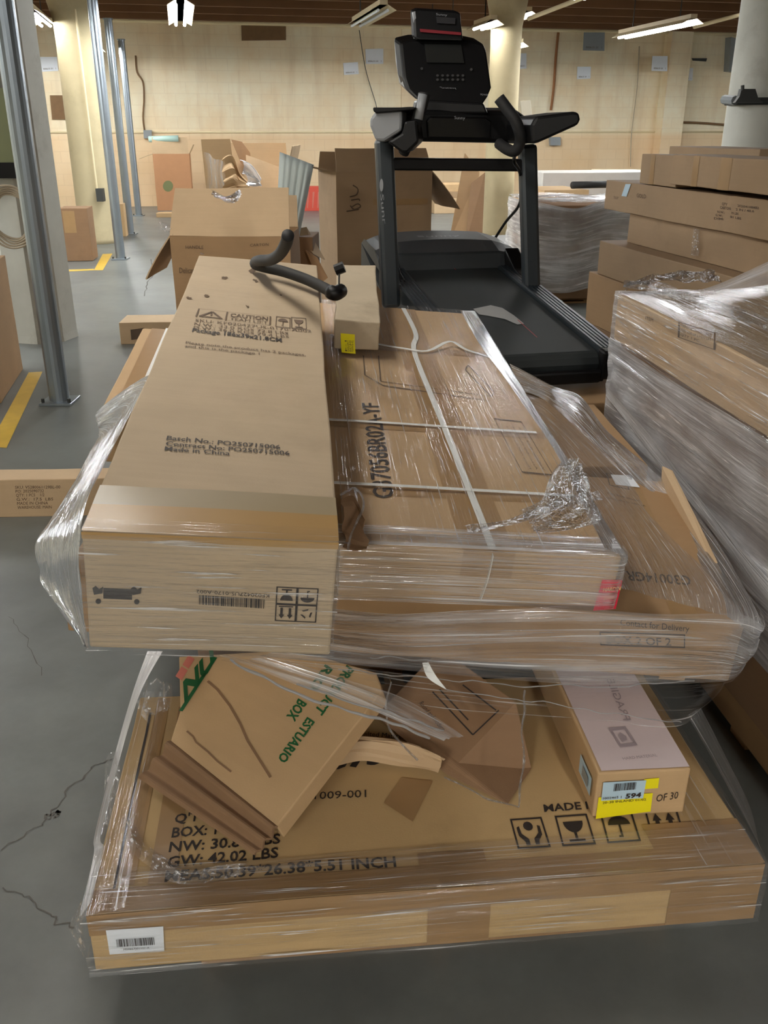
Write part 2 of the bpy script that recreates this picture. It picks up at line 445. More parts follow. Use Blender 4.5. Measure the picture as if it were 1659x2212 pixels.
def open_carton(b, label, mat, flaps, group=None, th=0.006, inside=None):
    """an open carton: four walls and a bottom with real thickness, and flaps hinged on the rim.
    flaps: list of (edge, angle from straight up outwards, length)"""
    root = empty('open_cardboard_box', b.base(), label, 'box', group)
    bm = bmesh.new(); L, W, T = b.L, b.W, b.T
    for q in ([(0, 0), (L, 0)], [(L, 0), (L, W)], [(L, W), (0, W)], [(0, W), (0, 0)]):
        (u0, v0), (u1, v1) = q
        add_grid(bm, lambda a, c: wob(b.p(u0 + (u1 - u0) * a, v0 + (v1 - v0) * a, c * T), .004), 8, 8)
    add_grid(bm, lambda a, c: b.p(a * L, c * W, T), 4, 4)
    bmesh.ops.remove_doubles(bm, verts=bm.verts, dist=1e-4)
    obj('body', bm, mat, root, solid=th)
    E = {'front': (b.p(0, 0), b.p(L, 0), -b.V), 'back': (b.p(0, W), b.p(L, W), b.V), 'left': (b.p(0, 0), b.p(0, W), -b.U), 'right': (b.p(L, 0), b.p(L, W), b.U)}
    for e, ang, ln in flaps:
        p, q, outw = E[e]; d = b.N * math.cos(ang) + outw * math.sin(ang)
        bm = bmesh.new()
        def f(a, c):
            ins = 0.02 * c
            x = p.lerp(q, ins + (1 - 2 * ins) * a) + d * (ln * c) + outw * (0.035 * ln * math.sin(c * 2.5))
            return wob(x, .006)
        add_grid(bm, f, 8, 6); obj('flap', bm, inside or mat, root, solid=th)
    return root

# ================================================================ THE ROOM
# floor: sealed concrete with stains, cracks cut into the same mesh
m, nt, out = new_mat('concrete_floor')
tc = node(nt, 'TexCoord')
n1 = node(nt, 'TexNoise', Vector=tc.outputs['Object'], Scale=0.55, Detail=8.0, Roughness=0.62)
n2 = node(nt, 'TexNoise', Vector=tc.outputs['Object'], Scale=3.2, Detail=8.0, Roughness=0.7)
n3 = node(nt, 'TexNoise', Vector=tc.outputs['Object'], Scale=90.0, Detail=3.0)
c = mixc(nt, ramp(nt, n1.outputs[0], 0.35, 0.65), lin((92, 96, 94)), lin((126, 130, 126)))
c = mixc(nt, ramp(nt, n2.outputs[0], 0.36, 0.66), mixc(nt, 0.35, c, lin((62, 62, 60))), c)
c = mixc(nt, math_(nt, 'MULTIPLY', n3.outputs[0], 0.25), c, lin((104, 106, 104)))
rg = node(nt, 'MapRange', Value=n2.outputs[0]); rg.inputs[3].default_value = 0.24; rg.inputs[4].default_value = 0.52
bp = node(nt, 'Bump', Strength=0.12, Distance=0.004, Height=n2.outputs[0])
p = node(nt, 'BsdfPrincipled', **{'Base Color': c, 'Roughness': rg.outputs[0], 'Specular IOR Level': 0.5, 'Normal': bp.outputs[0]})
nt.links.new(p.outputs[0], out.inputs[0]); M_FLOOR = m
M_CRACK = plain('floor_crack', (88, 86, 82), 0.9)
bm = bmesh.new()
add_grid(bm, lambda a, b: V3((-16 + 36 * a, -16 + 46 * b, 0)), 4, 4)
nf = len(bm.faces)
def crack(pts, wd=0.0045):
    wd *= .7
    P = [PH(x, y, 0) for x, y in pts]; Q = []
    for a, b_ in zip(P, P[1:]):
        for k in range(6): Q.append(a.lerp(b_, k / 6) + noise.noise_vector(a * 7 + V3((k, 0, 0))) * 0.018)
    Q.append(P[-1])
    for a, b_ in zip(Q, Q[1:]):
        d = (b_ - a); d.z = 0; s = V3((-d.y, d.x, 0)).normalized() * wd * random.uniform(.35, .8)
        vs = [bm.verts.new((q.x, q.y, 0.0012)) for q in (a - s, a + s, b_ + s, b_ - s)]
        f = bm.faces.new(vs); f.material_index = 1
crack([(0, 1838), (60, 1800), (110, 1765), (150, 1700), (215, 1650), (240, 1640)])
crack([(0, 1920), (60, 1940), (110, 1985), (160, 2005)], .004)
crack([(100, 1765), (130, 1750), (118, 1768)], .008)
crack([(325, 560), (335, 590), (318, 610), (312, 640)], .012)
crack([(20, 1330), (60, 1380), (90, 1460)], .003)
fl = obj('floor', bm, [M_FLOOR, M_CRACK], None, (0, 0, 0)); tag(fl, kind='structure')

# back wall: cream painted concrete block
m, nt, out = new_mat('painted_block_wall')
tc = node(nt, 'TexCoord')
br = node(nt, 'TexBrick', Scale=1.0); br.inputs['Color1'].default_value = (1, 1, 1, 1); br.inputs['Color2'].default_value = (.92, .92, .92, 1); br.inputs['Mortar'].default_value = (.74, .70, .66, 1)
br.inputs['Brick Width'].default_value = 0.46; br.inputs['Row Height'].default_value = 0.23; br.inputs['Mortar Size'].default_value = 0.008
mp = node(nt, 'Mapping', Vector=tc.outputs['Object']); mp.inputs['Rotation'].default_value = (math.radians(-90), 0, 0)
nt.links.new(mp.outputs[0], br.inputs['Vector'])
n1 = node(nt, 'TexNoise', Vector=tc.outputs['Object'], Scale=0.7, Detail=8.0, Roughness=0.65)
mp2 = node(nt, 'Mapping', Vector=tc.outputs['Object']); mp2.inputs['Scale'].default_value = (3.0, 1, 0.35)
n2 = node(nt, 'TexNoise', Vector=mp2.outputs[0], Scale=1.2, Detail=6.0)
c = mixc(nt, ramp(nt, n1.outputs[0], 0.38, 0.68), lin((244, 234, 204)), lin((236, 210, 168)))
c = mixc(nt, math_(nt, 'MULTIPLY', ramp(nt, n2.outputs[0], 0.5, 0.75), 0.35), c, lin((200, 164, 120)))
sz = node(nt, 'SeparateXYZ', Vector=tc.outputs['Object'])
zl = math_(nt, 'ADD', sz.outputs[2], math_(nt, 'MULTIPLY', n1.outputs[0], 0.35))
c = mixc(nt, math_(nt, 'MULTIPLY', ramp(nt, math_(nt, 'MULTIPLY', zl, 0.5), 0.80, 0.86, (1, 1, 1, 1), (0, 0, 0, 1)), 0.6), c, lin((234, 196, 148)))
c = mixc(nt, 0.25, c, br.outputs['Color'], 'MULTIPLY')
bp = node(nt, 'Bump', Strength=0.3, Distance=0.01, Height=br.outputs['Fac']); bp.invert = True
p = node(nt, 'BsdfPrincipled', **{'Base Color': c, 'Roughness': 0.7, 'Normal': bp.outputs[0]})
nt.links.new(p.outputs[0], out.inputs[0]); M_WALL = m
W0 = V3((0, 22.4, 0))
def PW(px, py, off=0.0):
    return PP(px, py, W0 - ROW * off, ROW)
CEIL = 3.95
def wall_box(name, x0, x1, z0, z1, d0, d1, mat, kind='structure'):
    """box in wall coordinates: x along CROSS, d towards the room"""
    bm = bmesh.new(); P = []
    for d in (d0, d1):
        for x, z in ((x0, z0), (x1, z0), (x1, z1), (x0, z1)):
            P.append(W0 + CROSS * x - ROW * d + V3((0, 0, z)))
    vs = [bm.verts.new(q) for q in P]
    for q in ((0, 1, 2, 3), (7, 6, 5, 4), (0, 4, 5, 1), (1, 5, 6, 2), (2, 6, 7, 3), (3, 7, 4, 0)): bm.faces.new([vs[i] for i in q])
    return bm
def wx(px, py=250):
    return (PW(px, py) - W0).dot(CROSS)
bm = boxbm((-13, 0, 0), (17, 0.3, CEIL))
ob = obj('wall_back', bm, M_WALL, None, (0, 0, 0)); ob.location = W0; ob.rotation_euler = (0, 0, math.atan2(0.21, 1)); tag(ob, kind='structure')
def big_wall(name, a, b, mat):
    a, b = V3(a), V3(b); s = V3((-(b - a).y, (b - a).x, 0)).normalized() * 0.15
    bm = prism([a - s, b - s, b + s, a + s], (0, 0, CEIL)); return tag(obj(name, bm, mat, None, (0, 0, 0)), kind='structure')
M_WALLS = plain('cream_wall', (222, 212, 186), 0.8)
cl = W0 + CROSS * -11; cr = W0 + CROSS * 15
big_wall('wall_left', cl, cl - ROW * 36, M_WALLS); big_wall('wall_right', cr, cr - ROW * 36, M_WALLS)
big_wall('wall_front', cl - ROW * 35, cr - ROW * 35, M_WALLS)
bm = prism([cl + ROW * .2, cr + ROW * .2, cr - ROW * 35.5, cl - ROW * 35.5], (0, 0, 0.12)); bmesh.ops.translate(bm, verts=bm.verts, vec=(0, 0, CEIL))
tag(obj('ceiling', bm, M_WOOD, None, (0, 0, CEIL)), kind='structure')
# pilasters
for i, (pa, pb, dep) in enumerate(((866, 1010, 0.05), (1418, 1462, 0.35))):
    bm = wall_box('p', wx(pa), wx(pb), 0, CEIL, 0, dep, M_WALL)
    tag(obj('wall_pilaster', bm, M_WALL, None), 'wide shallow cream pilaster on back wall behind the treadmill' if i == 0 else 'narrow deep cream pilaster on back wall behind the box stack', 'pilaster', kind='structure')
bm = wall_box('p', wx(60), wx(1600), 2.0, 2.06, 0, 0.05, M_WALL)
bm.free()
tag(obj('trim_2', tube([W0 + CROSS * x - ROW * .01 + V3((0, 0, 1.53)) for x in (-10, 0, 14)], 0.02), M_CREAM, None, smooth=True), kind='structure')
# ledge pipe just under the ceiling, ceiling beams
bm = tube([W0 + CROSS * x - ROW * .12 + V3((0, 0, 3.66)) for x in (-10, 0, 14)], 0.04)
tag(obj('trim_1', bm, M_CREAM, None, smooth=True), kind='structure')
b0 = bar(V3((0, 0, 0)) - CROSS * 11, CROSS * 15, 0.10, 0.3)
beam0 = None
for k in range(28):
    loc = W0 - ROW * (0.6 + 1.2 * k) + V3((0, 0, CEIL - 0.152))
    if beam0 is None:
        beam0 = obj('ceiling_beam', b0, M_WOOD, None, (0, 0, 0)); o = beam0
    else:
        o = beam0.copy(); COL.objects.link(o)
    o.location = loc; o['kind'] = 'structure'; o['group'] = 'ceiling beams'
# wall recess and vent, wall boxes
def patch(name, q, mat, label, cat, off=0.02, depth=0.04, kind=None):
    n = -ROW; P = [PW(x, y, 0.0) for x, y in q]
    bm = prism(P, n * depth); return tag(obj(name, bm, mat, None), label, cat, kind=kind)
patch('wall_panel', [(108, 206), (156, 206), (158, 258), (113, 258)], M_BROWNP, 'brown boarded-up hatch low on the back wall beside the cream column', 'panel', depth=.03)
patch('wall_vent', [(521, 55), (617, 52), (617, 87), (522, 88)], M_BROWNP, 'brown boarded vent high on back wall under the ceiling', 'vent', depth=.05)
patch('electrical_box', [(310, 281), (328, 281), (328, 299), (311, 299)], M_GREYBOX, 'small grey electrical box on back wall by the mint roll', 'electrical box', depth=.12)
patch('electrical_box', [(1185, 296), (1207, 296), (1207, 314), (1186, 314)], M_GREYBOX, 'small grey electrical box on back wall below the treadmill handrail', 'electrical box', depth=.12)
patch('wall_duct', [(1567, 82), (1588, 88), (1588, 158), (1563, 155)], M_GREYBOX, 'grey vertical duct on back wall beside the grey column', 'duct', depth=.25)
patch('wall_slot', [(1494, 126), (1526, 126), (1524, 133), (1496, 131)], M_DARKMETAL, 'thin dark slot high on the back wall at right', 'slot', depth=.03)
def wallpipe(name, pts, r, mat, label):
    bm = tube(spline([PW(x, y, 0.06) for x, y in pts], 24), r, 8)
    return tag(obj(name, bm, mat, None, smooth=True), label, 'pipe')
wallpipe('conduit', [(293, 120), (296, 155), (309, 178), (311, 215), (309, 252), (312, 282)], .018, M_BROWNP, 'bent brown conduit running down to grey box at left of back wall')
wallpipe('conduit', [(1206, 70), (1201, 120), (1196, 190), (1190, 238)], .03, plain('rust_pipe', (150, 100, 60), .7), 'rusty vertical pipe on back wall right of the far column')
wallpipe('conduit', [(1467, 264), (1520, 266), (1570, 270)], .025, M_BROWNP, 'horizontal brown pipe on back wall beside the grey column')
wallpipe('cable', [(776, 65), (790, 150), (812, 225), (818, 260)], .008, M_DARKMETAL, 'thin dark cable hanging down back wall beside the paper sign')
wallpipe('conduit', [(1381, 100), (1376, 190), (1364, 290), (1362, 360)], .012, M_ROPE, 'thin pale conduit on back wall left of the deep pilaster')

# signs on the wall
def sign(q, label, mat=PAPER, off=0.015):
    P = [PW(x, y, off) for x, y in q]       # tl tr br bl
    root = empty('paper_sign', (P[2] + P[3]) / 2, label, 'sign', 'location signs on the back wall')
    obj('sheet', prism(P, -ROW * 0.012), mat, root)
    bm = bmesh.new(); n = -ROW
    put_text(bm, '0006.01.01   1', P[3].lerp(P[2], .12) + (P[0] - P[3]) * .12, P[3].lerp(P[2], .88) + (P[1] - P[2]) * .12, P[3].lerp(P[2], .12) + (P[0] - P[3]) * .24, n, off=0.018, amp=0)
    obj('printed_text', bm, INK_B, root)
sign([(86, 123), (123, 123), (126, 153), (90, 155)], 'white paper sign on back wall between the two left columns')
sign([(741, 136), (773, 134), (775, 160), (743, 162)], 'white paper sign lower of the pair left of the treadmill console')
sign([(789, 106), (828, 105), (828, 138), (790, 138)], 'white paper sign upper of the pair left of the treadmill console')
sign([(1122, 115), (1137, 115), (1137, 148), (1121, 149)], 'white paper sign half hidden behind the far cream column')
sign([(1247, 144), (1276, 144), (1275, 170), (1246, 171)], 'white paper sign below the grey sign on back wall')
sign([(1261, 70), (1306, 70), (1305, 110), (1259, 109)], 'grey sign hanging high under the ceiling above a white sign', M_GREYBOX, off=.4)
sign([(1409, 121), (1442, 121), (1441, 154), (1407, 153)], 'white paper sign on the deep pilaster', off=.37)
sign([(1468, 147), (1497, 147), (1495, 174), (1467, 175)], 'white paper sign on back wall right of the deep pilaster')

# columns
def column(px, d, r, mat, label, seg=32, rot=0.0, flare=True):
    c0 = PD(px[0], px[1], d); c0.z = 0
    bm = bmesh.new(); rings = []
    prof = [(0, r * 1.02), (0.06, r * 1.0), (2.75, r * 0.98), (3.0, r), (3.3, r * 1.25), (CEIL, r * 1.7)] if flare else [(0, r), (CEIL, r)]
    for z, rr in prof:
        rings.append([bm.verts.new((c0.x + rr * math.cos(2 * math.pi * k / seg + rot), c0.y + rr * math.sin(2 * math.pi * k / seg + rot), z)) for k in range(seg)])
    for a, b_ in zip(rings, rings[1:]):
        for k in range(seg): bm.faces.new((a[k], a[(k + 1) % seg], b_[(k + 1) % seg], b_[k]))
    bm.faces.new(rings[0]); bm.faces.new(rings[-1])
    o = obj('column', bm, mat, None, c0, smooth=seg > 10); tag(o, label, 'column', kind='structure'); return c0
M_COLW = card('scuffed_white_paint', (196, 196, 186), 0.5, lines=(1, 1, 2))
M_COLC = card('cream_column_paint', (198, 184, 148), 0.3, lines=(1, 1, 2))
COL_NEAR = column((90, 690), 7.5, 0.27, M_COLW, 'scuffed grey white column nearest on the left', seg=8, rot=0.15)
column((214, 505), 14.35, 0.29, M_COLC, 'cream column with a small outlet box at left', seg=12, rot=.1)
column((1074, 490), 15.2, 0.235, M_COLC, 'far cream column behind the treadmill')
c4 = PD(1634, 300, 8.05); COL_R = column((1634, 300), 8.05, 0.27, M_COLW, 'grey white column with a dark bracket at right')
# collar bracket on right column
root = empty('column_bracket', (COL_R.x, COL_R.y - .3, 1.85), 'dark metal clamp bracket around the grey column at right', 'bracket')
bz = PD(1605, 215, 7.75)
bm = tube([V3((COL_R.x + .285 * math.cos(a), COL_R.y + .285 * math.sin(a), bz.z - .01)) for a in [math.pi * (1 + k / 16) for k in range(17)]], .03, 6)
obj('band', bm, M_DARKMETAL, root)
q = [PD(x, y, 7.70) for x, y in ((1588, 222), (1598, 208), (1602, 192), (1632, 192), (1638, 212), (1650, 222))]
obj('clamp', prism(q, (0, .06, 0)), M_DARKMETAL, root)
obj('stub', tube([PD(1564, 215, 7.95), PD(1588, 217, 7.8)], .035, 8), M_GREYBOX, root)
obj('stub', tube([PD(1604, 195, 7.7), PD(1604, 184, 7.7)], .014, 8), M_DARKMETAL, root)
# outlet on cream column
oc = PD(217, 421, 14.02)
root = empty('outlet_box', oc, 'small dark outlet box on the cream column', 'outlet')
obj('box', boxbm(oc + V3((-.05, -.05, -.09)), oc + V3((.05, .06, .09))), M_DARKMETAL, root)
obj('conduit', tube([oc + V3((-.05, .03, .09)), oc + V3((-.06, .03, 2.4))], .014, 8), M_CREAM, root)
# board + cable coil on near-left column
cp = COL_NEAR + V3((.16, -.10, 0))
root = empty('notice_board', (COL_NEAR.x - .1, COL_NEAR.y - .30, 1.2), 'olive board with black frame fixed to the left column', 'board')
f0 = PD(40, 215, 7.2); zt = PD(40, 190, 7.17).z; zb = PD(70, 385, 7.17).z
xr = COL_NEAR.x + .135
obj('panel', boxbm((xr - .62, COL_NEAR.y - .34, zb + .1), (xr - .02, COL_NEAR.y - .30, zt)), M_OLIVE, root)
fb = bmesh.new()
boxbm((xr - .66, COL_NEAR.y - .36, zb), (xr, COL_NEAR.y - .27, zb + .11), fb); boxbm((xr - .03, COL_NEAR.y - .36, zb + .11), (xr, COL_NEAR.y - .27, zt), fb)
obj('frame', fb, M_BLACK, root)
cc = PD(26, 468, 7.12); bm = bmesh.new()
for k in range(5):
    r = .16 + .016 * k
    tube([cc + V3((r * .85 * math.cos(a) + .01 * math.sin(3 * a + k), -.01 * k, r * math.sin(a))) for a in [2 * math.pi * i / 40 for i in range(41)]], .008, 6, bm)
tag(obj('cable_coil', bm, M_ROPE, None, smooth=True), 'coil of beige cable hanging on the left column below the board', 'cable')

# steel poles
def pole(px, py, top, label):
    c0 = PH(px, py, 0); root = empty('steel_pole', c0, label, 'pole', 'galvanised poles in a row on the left')
    obj('shaft', tube([c0 + V3((0, 0, .012)), c0 + V3((0, 0, top))], .062, 20), M_GALV, root, smooth=False)
    bm = boxbm(c0 + V3((-.1, -.1, 0)), c0 + V3((.1, .1, .016))); obj('base_plate', bm, M_GALV, root, bev=.003)
    if top < 3.3: obj('cap', tube([c0 + V3((0, 0, top)), c0 + V3((0, 0, top + .02))], .075, 20), M_GALV, root)
    for sx in (-1, 1):
        obj('bolt', tube([c0 + V3((sx * .082, -.07, .012)), c0 + V3((sx * .082, -.07, .04))], .011, 6), M_DARKMETAL, root)
    return c0
pole(130, 868, 3.62, 'nearest galvanised steel pole in front of the scuffed column')
pole(261, 560, 3.62, 'galvanised steel pole in front of the cream column')
pole(282, 506, 3.12, 'third galvanised pole, just right behind the cream column')
pole(300, 466, 3.12, 'farthest galvanised steel pole, near the back wall')
# yellow floor lines
def line(pts, label):
    bm = bmesh.new(); bm.faces.new([bm.verts.new(PH(x, y, 0) + V3((0, 0, .0015))) for x, y in pts])
    tag(obj('floor_marking', bm, M_YLINE, None), label, 'floor line', kind='structure')
line([(62, 805), (92, 803), (14, 968), (-25, 965)], 'worn yellow line beside the nearest steel pole')
line([(222, 549), (243, 548), (222, 584), (203, 584)], 'yellow floor line beside the second steel pole')
line([(140, 583), (203, 581), (203, 584), (140, 587)], 'thin yellow floor line by the dark carton')
line([(914, 498), (962, 512), (955, 513), (908, 499)], 'yellow floor line behind the treadmill')

# ceiling fixtures
def light(near, far, label, lit=True, mat=None):
    near, far = V3(near), V3(far); d = (far - near).normalized(); s = V3((d.y, -d.x, 0)); up = V3((0, 0, 1)); mid = (near + far) / 2
    root = empty('ceiling_light', mid, label, 'light', 'fluorescent ceiling lights')
    obj('housing', prism([near + s * x + up * z for x, z in ((-.05, .09), (.05, .09), (.05, .15), (-.05, .15))], far - near), M_FIX, root)
    bm = prism([near + s * x + up * z for x, z in ((-.16, .03), (-.05, .09), (.05, .09), (.16, .03), (.16, .036), (.05, .098), (-.05, .098), (-.16, .036))], far - near)
    obj('reflector', bm, M_FIX, root)
    for k in (-1, 1):
        obj('tube', tube([near + d * .05 + s * (.06 * k) + up * .035, far - d * .05 + s * (.06 * k) + up * .035], .019, 10), mat or (TUBE if lit else PAPER), root)
    for e in (near + d * .4, far - d * .4):
        obj('hanger', tube([e + up * .15, V3((e.x, e.y, CEIL - .01))], .008, 6), M_DARKMETAL, root)
    return root
LH = 2.93
def lp(px, py): return PH(px, py, LH)
def fix(pxn, pyn, L, label, lit=True, mat=None, h=None):
    a = PH(pxn, pyn, h or LH); light(a, a + ROW * L, label, lit, mat)
fix(391, 17, 2.4, 'lit tube light seen end-on near the left of the ceiling')
fix(1497, 56, 2.3, 'long lit tube light at upper right beside the grey column', mat=TUBE_MID)
fix(1066, 58, 0.8, 'short lit tube light left of the far cream column', mat=TUBE_DIM)
light(PH(1247, 5, LH) - ROW * 2.3, PH(1247, 5, LH), 'lit tube light cut by the top edge of the photo', mat=TUBE_DIM)
fix(829, 28, 2.0, 'unlit tube light fixture left of the treadmill console', lit=False)
fix(66, 36, 1.6, 'lit tube light partly hidden by the nearest left column', mat=TUBE_DIM)
fix(1142, 38, 2.0, 'lit tube light half hidden behind the far cream column', h=3.2, mat=TUBE_DIM)
for x, y, lb, mt in ((-5.3, 4.8, 'lit tube light over the aisle at left', TUBE_AISLE), (-.72, 1.7, 'lit tube light right above the load', TUBE_OVER), (-5.6, 9.0, 'added out-of-view tube light over the far part of the left aisle', TUBE_FAR_FILL), (-1.4, 8.9, 'added out-of-view tube light over the floor behind the load', TUBE_FAR_FILL),  # far aisle and floor tubes are unseen, added to brighten the back wall
                 (3.6, 8.9, 'added out-of-view tube light high over the floor at right', TUBE_DIM), (6.2, 9.6, 'added out-of-view tube light over the boxes far to the right', TUBE_DIM), (11.5, 16, 'added out-of-view tube light in the far right corner', TUBE_FAR_FILL),  # more unseen tubes added for light on the back wall
                 (1.6, -4.6, 'tube light behind the viewer at right', TUBE_NEAR), (2.2, -8.0, 'tube light behind the viewer', TUBE_NEAR), (-1.8, -5.2, 'tube light behind the viewer at left', TUBE_NEAR)):
    light((x, y, LH), V3((x, y, LH)) + ROW * 2.3, lb, mat=mt)
for pxy, lb in (((188, 96), 'added hidden tube light near the back wall behind the left cream column'), ((990, 97), 'added hidden tube light near the back wall behind the treadmill console'), ((1124, 104), 'added hidden tube light near the back wall behind the far cream column'), ((1850, 104), 'added hidden tube light near the back wall behind the right column'), ((-120, 92), 'added out-of-view tube light near the back wall beyond the left edge')):
    fix(pxy[0], pxy[1], 1.1 if pxy[0] == 1124 else 2.2, lb, mat=TUBE_WALL_FILL)  # out-of-sight fixtures added only to lift the wall brightness
# conduits that carry the lights
for (a, b_), lb in zip((((1500, 58), (1606, 30)), ((1142, 40), (1262, -6))), ('cream conduit running right from the long lit tube light', 'cream conduit rising right from behind the far column')):
    tag(obj('conduit', tube([PH(*a, LH + .12), PH(*b_, LH + .12), PH(*b_, LH + .12) + V3((0, 0, CEIL - LH - .13))], .03, 8), M_CREAM, None, smooth=True), lb, 'pipe')

# ================================================================ FOREGROUND LOAD
RT = 0.092
A = OBox((-.4558, 1.2399, 1.0431), .0853, .0922, RT, .39, 1.86, .218)
def pl(u, v, w): return A.p(u, v, w)     # coordinates on the load's tilted plane
B = OBox(pl(.33, .37, .221), .0853, .0922, RT, .69, 1.84, .125)
D = OBox(pl(-.168, .995, .221), .0853, .0922, RT, .48, .735, .14)
Cx = OBox((-.72, 1.80, .690), -.05, .0771, .06, 1.52, .72, .16)
G = OBox((-.537, 1.2117, .2967), .1016, .012, .0038, 1.28, .67, .14)

# ---- bottom pallet
def pallet(c, yaw, L, W, label, h=.15):
    root = empty('wooden_pallet', c, label, 'pallet'); Rz = Matrix.Rotation(yaw, 3, 'Z')
    def part(nm, x0, y0, z0, x1, y1, z1):
        bm = boxbm((x0, y0, z0), (x1, y1, z1)); 
        for v in bm.verts: v.co = Rz @ v.co + V3(c)
        obj(nm, bm, M_PALLET, root, bev=.002)
    for k in range(6):
        y = k * (W - .09) / 5; part('deck_board', 0, y, h - .018, L, y + .09, h)
    for k in range(3):
        x = k * (L - .04) / 2; part('stringer', x, 0, .018, x + .04, W, h - .018)
    for y in (0, W / 2 - .045, W - .09): part('bottom_board', 0, y, 0, L, y + .09, .018)
    return root
pallet(V3((-.38, 1.36, 0)), .10, 1.0, 1.15, 'wooden pallet under the big flat box at the bottom of the load', h=.154)

# ---- G: the wide flat carton at the bottom
rG, bG = carton(G, 'wide flat golden brown box with weight print at the bottom of the load', K_G)
tape_on(rG, G, [('top', R4(0.0, .0, 1.28, .055)), ('front', R4(0, 0, 1.28, .05)), ('top', R4(.045, .06, .075, .66)), ('top', R4(.1, .06, .15, .62))])
tape_on(rG, G, [('top', R4(.615, 0, .745, .085)), ('front', R4(.625, 0, .745, .14))], off=.0025)
tape_on(rG, G, [('front', R4(1.1, 0.02, 1.28, .14)), ('top', R4(1.08, .0, 1.28, .12))], off=.0025)
bm = bmesh.new(); strip(bm, [G.px('top', x, y) for x, y in ((830, 1738), (892, 1778), (935, 1690), (868, 1682))], G.N, .003)
obj('packing_tape', bm, TAPE, rG)
bm = bmesh.new(); strip(bm, [G.px('top', x, y) for x, y in ((242, 1926), (248, 1925), (326, 1540), (321, 1540))], G.N, .0015, k=14); obj('flap_seam', bm, INK, rG)
bm = bmesh.new(); bl = bmesh.new(); n = G.N; T = lambda x, y: G.px('top', x, y)
put_text(bm, 'MEAS:50.39*26.38*5.51 INCH', T(353, 1908), T(858, 1876), T(357, 1884), n, bold=.02)
put_text(bm, 'GW: 42.02 LBS', T(358, 1877), T(602, 1856), T(362, 1854), n, bold=.02)
put_text(bm, 'NW: 30.86 LBS', T(362, 1845), T(606, 1826), T(366, 1823), n, bold=.02)
put_text(bm, 'BOX: 1 OF 1', T(368, 1814), T(545, 1799), T(372, 1792), n, bold=.02)
put_text(bm, "Q'TY: 1 PC", T(374, 1782), T(530, 1768), T(378, 1762), n, bold=.02)
put_text(bm, 'PO251009-001', T(600, 1732), T(792, 1724), T(602, 1715), n)
put_text(bm, 'MADE IN CHINA', T(1177, 1756), T(1400, 1742), T(1174, 1740), n, bold=.02)
for k, ic in enumerate(('hands', 'glass', 'umbrella', 'arrows')):
    x = 1120 + k * 97; y = 1838 - k * 7
    put_icon(bm, ic, T(x, y), T(x + 72, y - 5), T(x - 18, y - 66), n)
put_text(bl, 'J-375', T(660, 1668), T(830, 1648), T(664, 1630), n, bold=.05)
put_text(bm, 'Quilted Mattress', T(768, 1588), T(880, 1600), T(770, 1578), n)
obj('printed_text', bm, INK, rG); obj('marker_writing', bl, INK, rG)
bm = bmesh.new(); FR = lambda x, y: G.px('front', x, y); nf_ = -G.V
strip(bm, [FR(228, 2006), FR(352, 1998), FR(354, 2050), FR(236, 2058)], nf_, .004)
lab = obj('shipping_label', bm, PAPER, rG, label='white barcode label')
bm = bmesh.new(); bars(bm, FR(252, 2040), FR(334, 2035), FR(250, 2024), nf_, off=.006)
put_text(bm, 'MS06L7J01101-A', FR(266, 2047), FR(322, 2043), FR(266, 2043), nf_, off=.006)
o = obj('barcode', bm, INK, rG); o.parent = lab

# ---- middle layer supports
S1 = OBox((-.48, 2.0, .478), .05, .0, .0, .80, .36, .174)
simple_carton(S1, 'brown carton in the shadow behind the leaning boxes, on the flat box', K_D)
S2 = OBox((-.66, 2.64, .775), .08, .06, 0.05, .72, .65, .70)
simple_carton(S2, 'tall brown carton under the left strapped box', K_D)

# ---- C: carton G30014GR
rC, bC = carton(Cx, 'long brown box printed G30014GR upside down, under the strapped box', K_C)
bm = bmesh.new(); T = lambda x, y: Cx.px('top', x, y); n = Cx.N
put_text(bm, 'G30014GR', T(1489, 1246), T(1352, 1236), T(1494, 1266), n, bold=.02)
FR = lambda x, y: Cx.px('front', x, y); nf_ = -Cx.V
put_text(bm, 'Contact for Delivery', FR(1340, 1348), FR(1488, 1362), FR(1340, 1334), nf_)
for q in ([(0, 0), (1, 0), (1, .1), (0, .1)], [(0, .9), (1, .9), (1, 1), (0, 1)], [(0, 0), (.014, 0), (.014, 1), (0, 1)], [(.986, 0), (1, 0), (1, 1), (.986, 1)]): put_poly(bm, q, FR(1296, 1392), FR(1480, 1398), FR(1294, 1362), nf_)
put_text(bm, 'BOX 2 OF 2', FR(1310, 1387), FR(1450, 1392), FR(1308, 1370), nf_, bold=.01)
put_text(bm, 'Assemble on a flat surface', T(1395, 1096), T(1310, 1078), T(1392, 1092), n)
put_text(bm, 'Handle with care', T(1382, 1086), T(1312, 1068), T(1379, 1081), n)
for q in frame_polys(.05): put_poly(bm, q, T(1360, 1060), T(1316, 1050), T(1352, 1032), n)
obj('printed_text', bm, INK, rC)
bm = bmesh.new(); strip(bm, [T(1319, 1028), T(1362, 1030), T(1382, 1056), T(1330, 1050)], n, .004); obj('paper_label', bm, PAPER, rC)
tape_on(rC, Cx, [('top', R4(1.36, 0, 1.42, .72)), ('front', R4(1.36, 0, 1.42, .165))])
# raised torn corner flap at the back right
q = [Cx.p(1.49, .70), Cx.p(1.512, .2), Cx.p(1.516, .2, -.010), Cx.p(1.512, .45, -.03), Cx.p(1.50, .68, -.055), Cx.p(1.485, .715, -.05)]
obj('torn_flap', prism(q, Cx.U * .006), K_L, rC, label='paler torn flap')

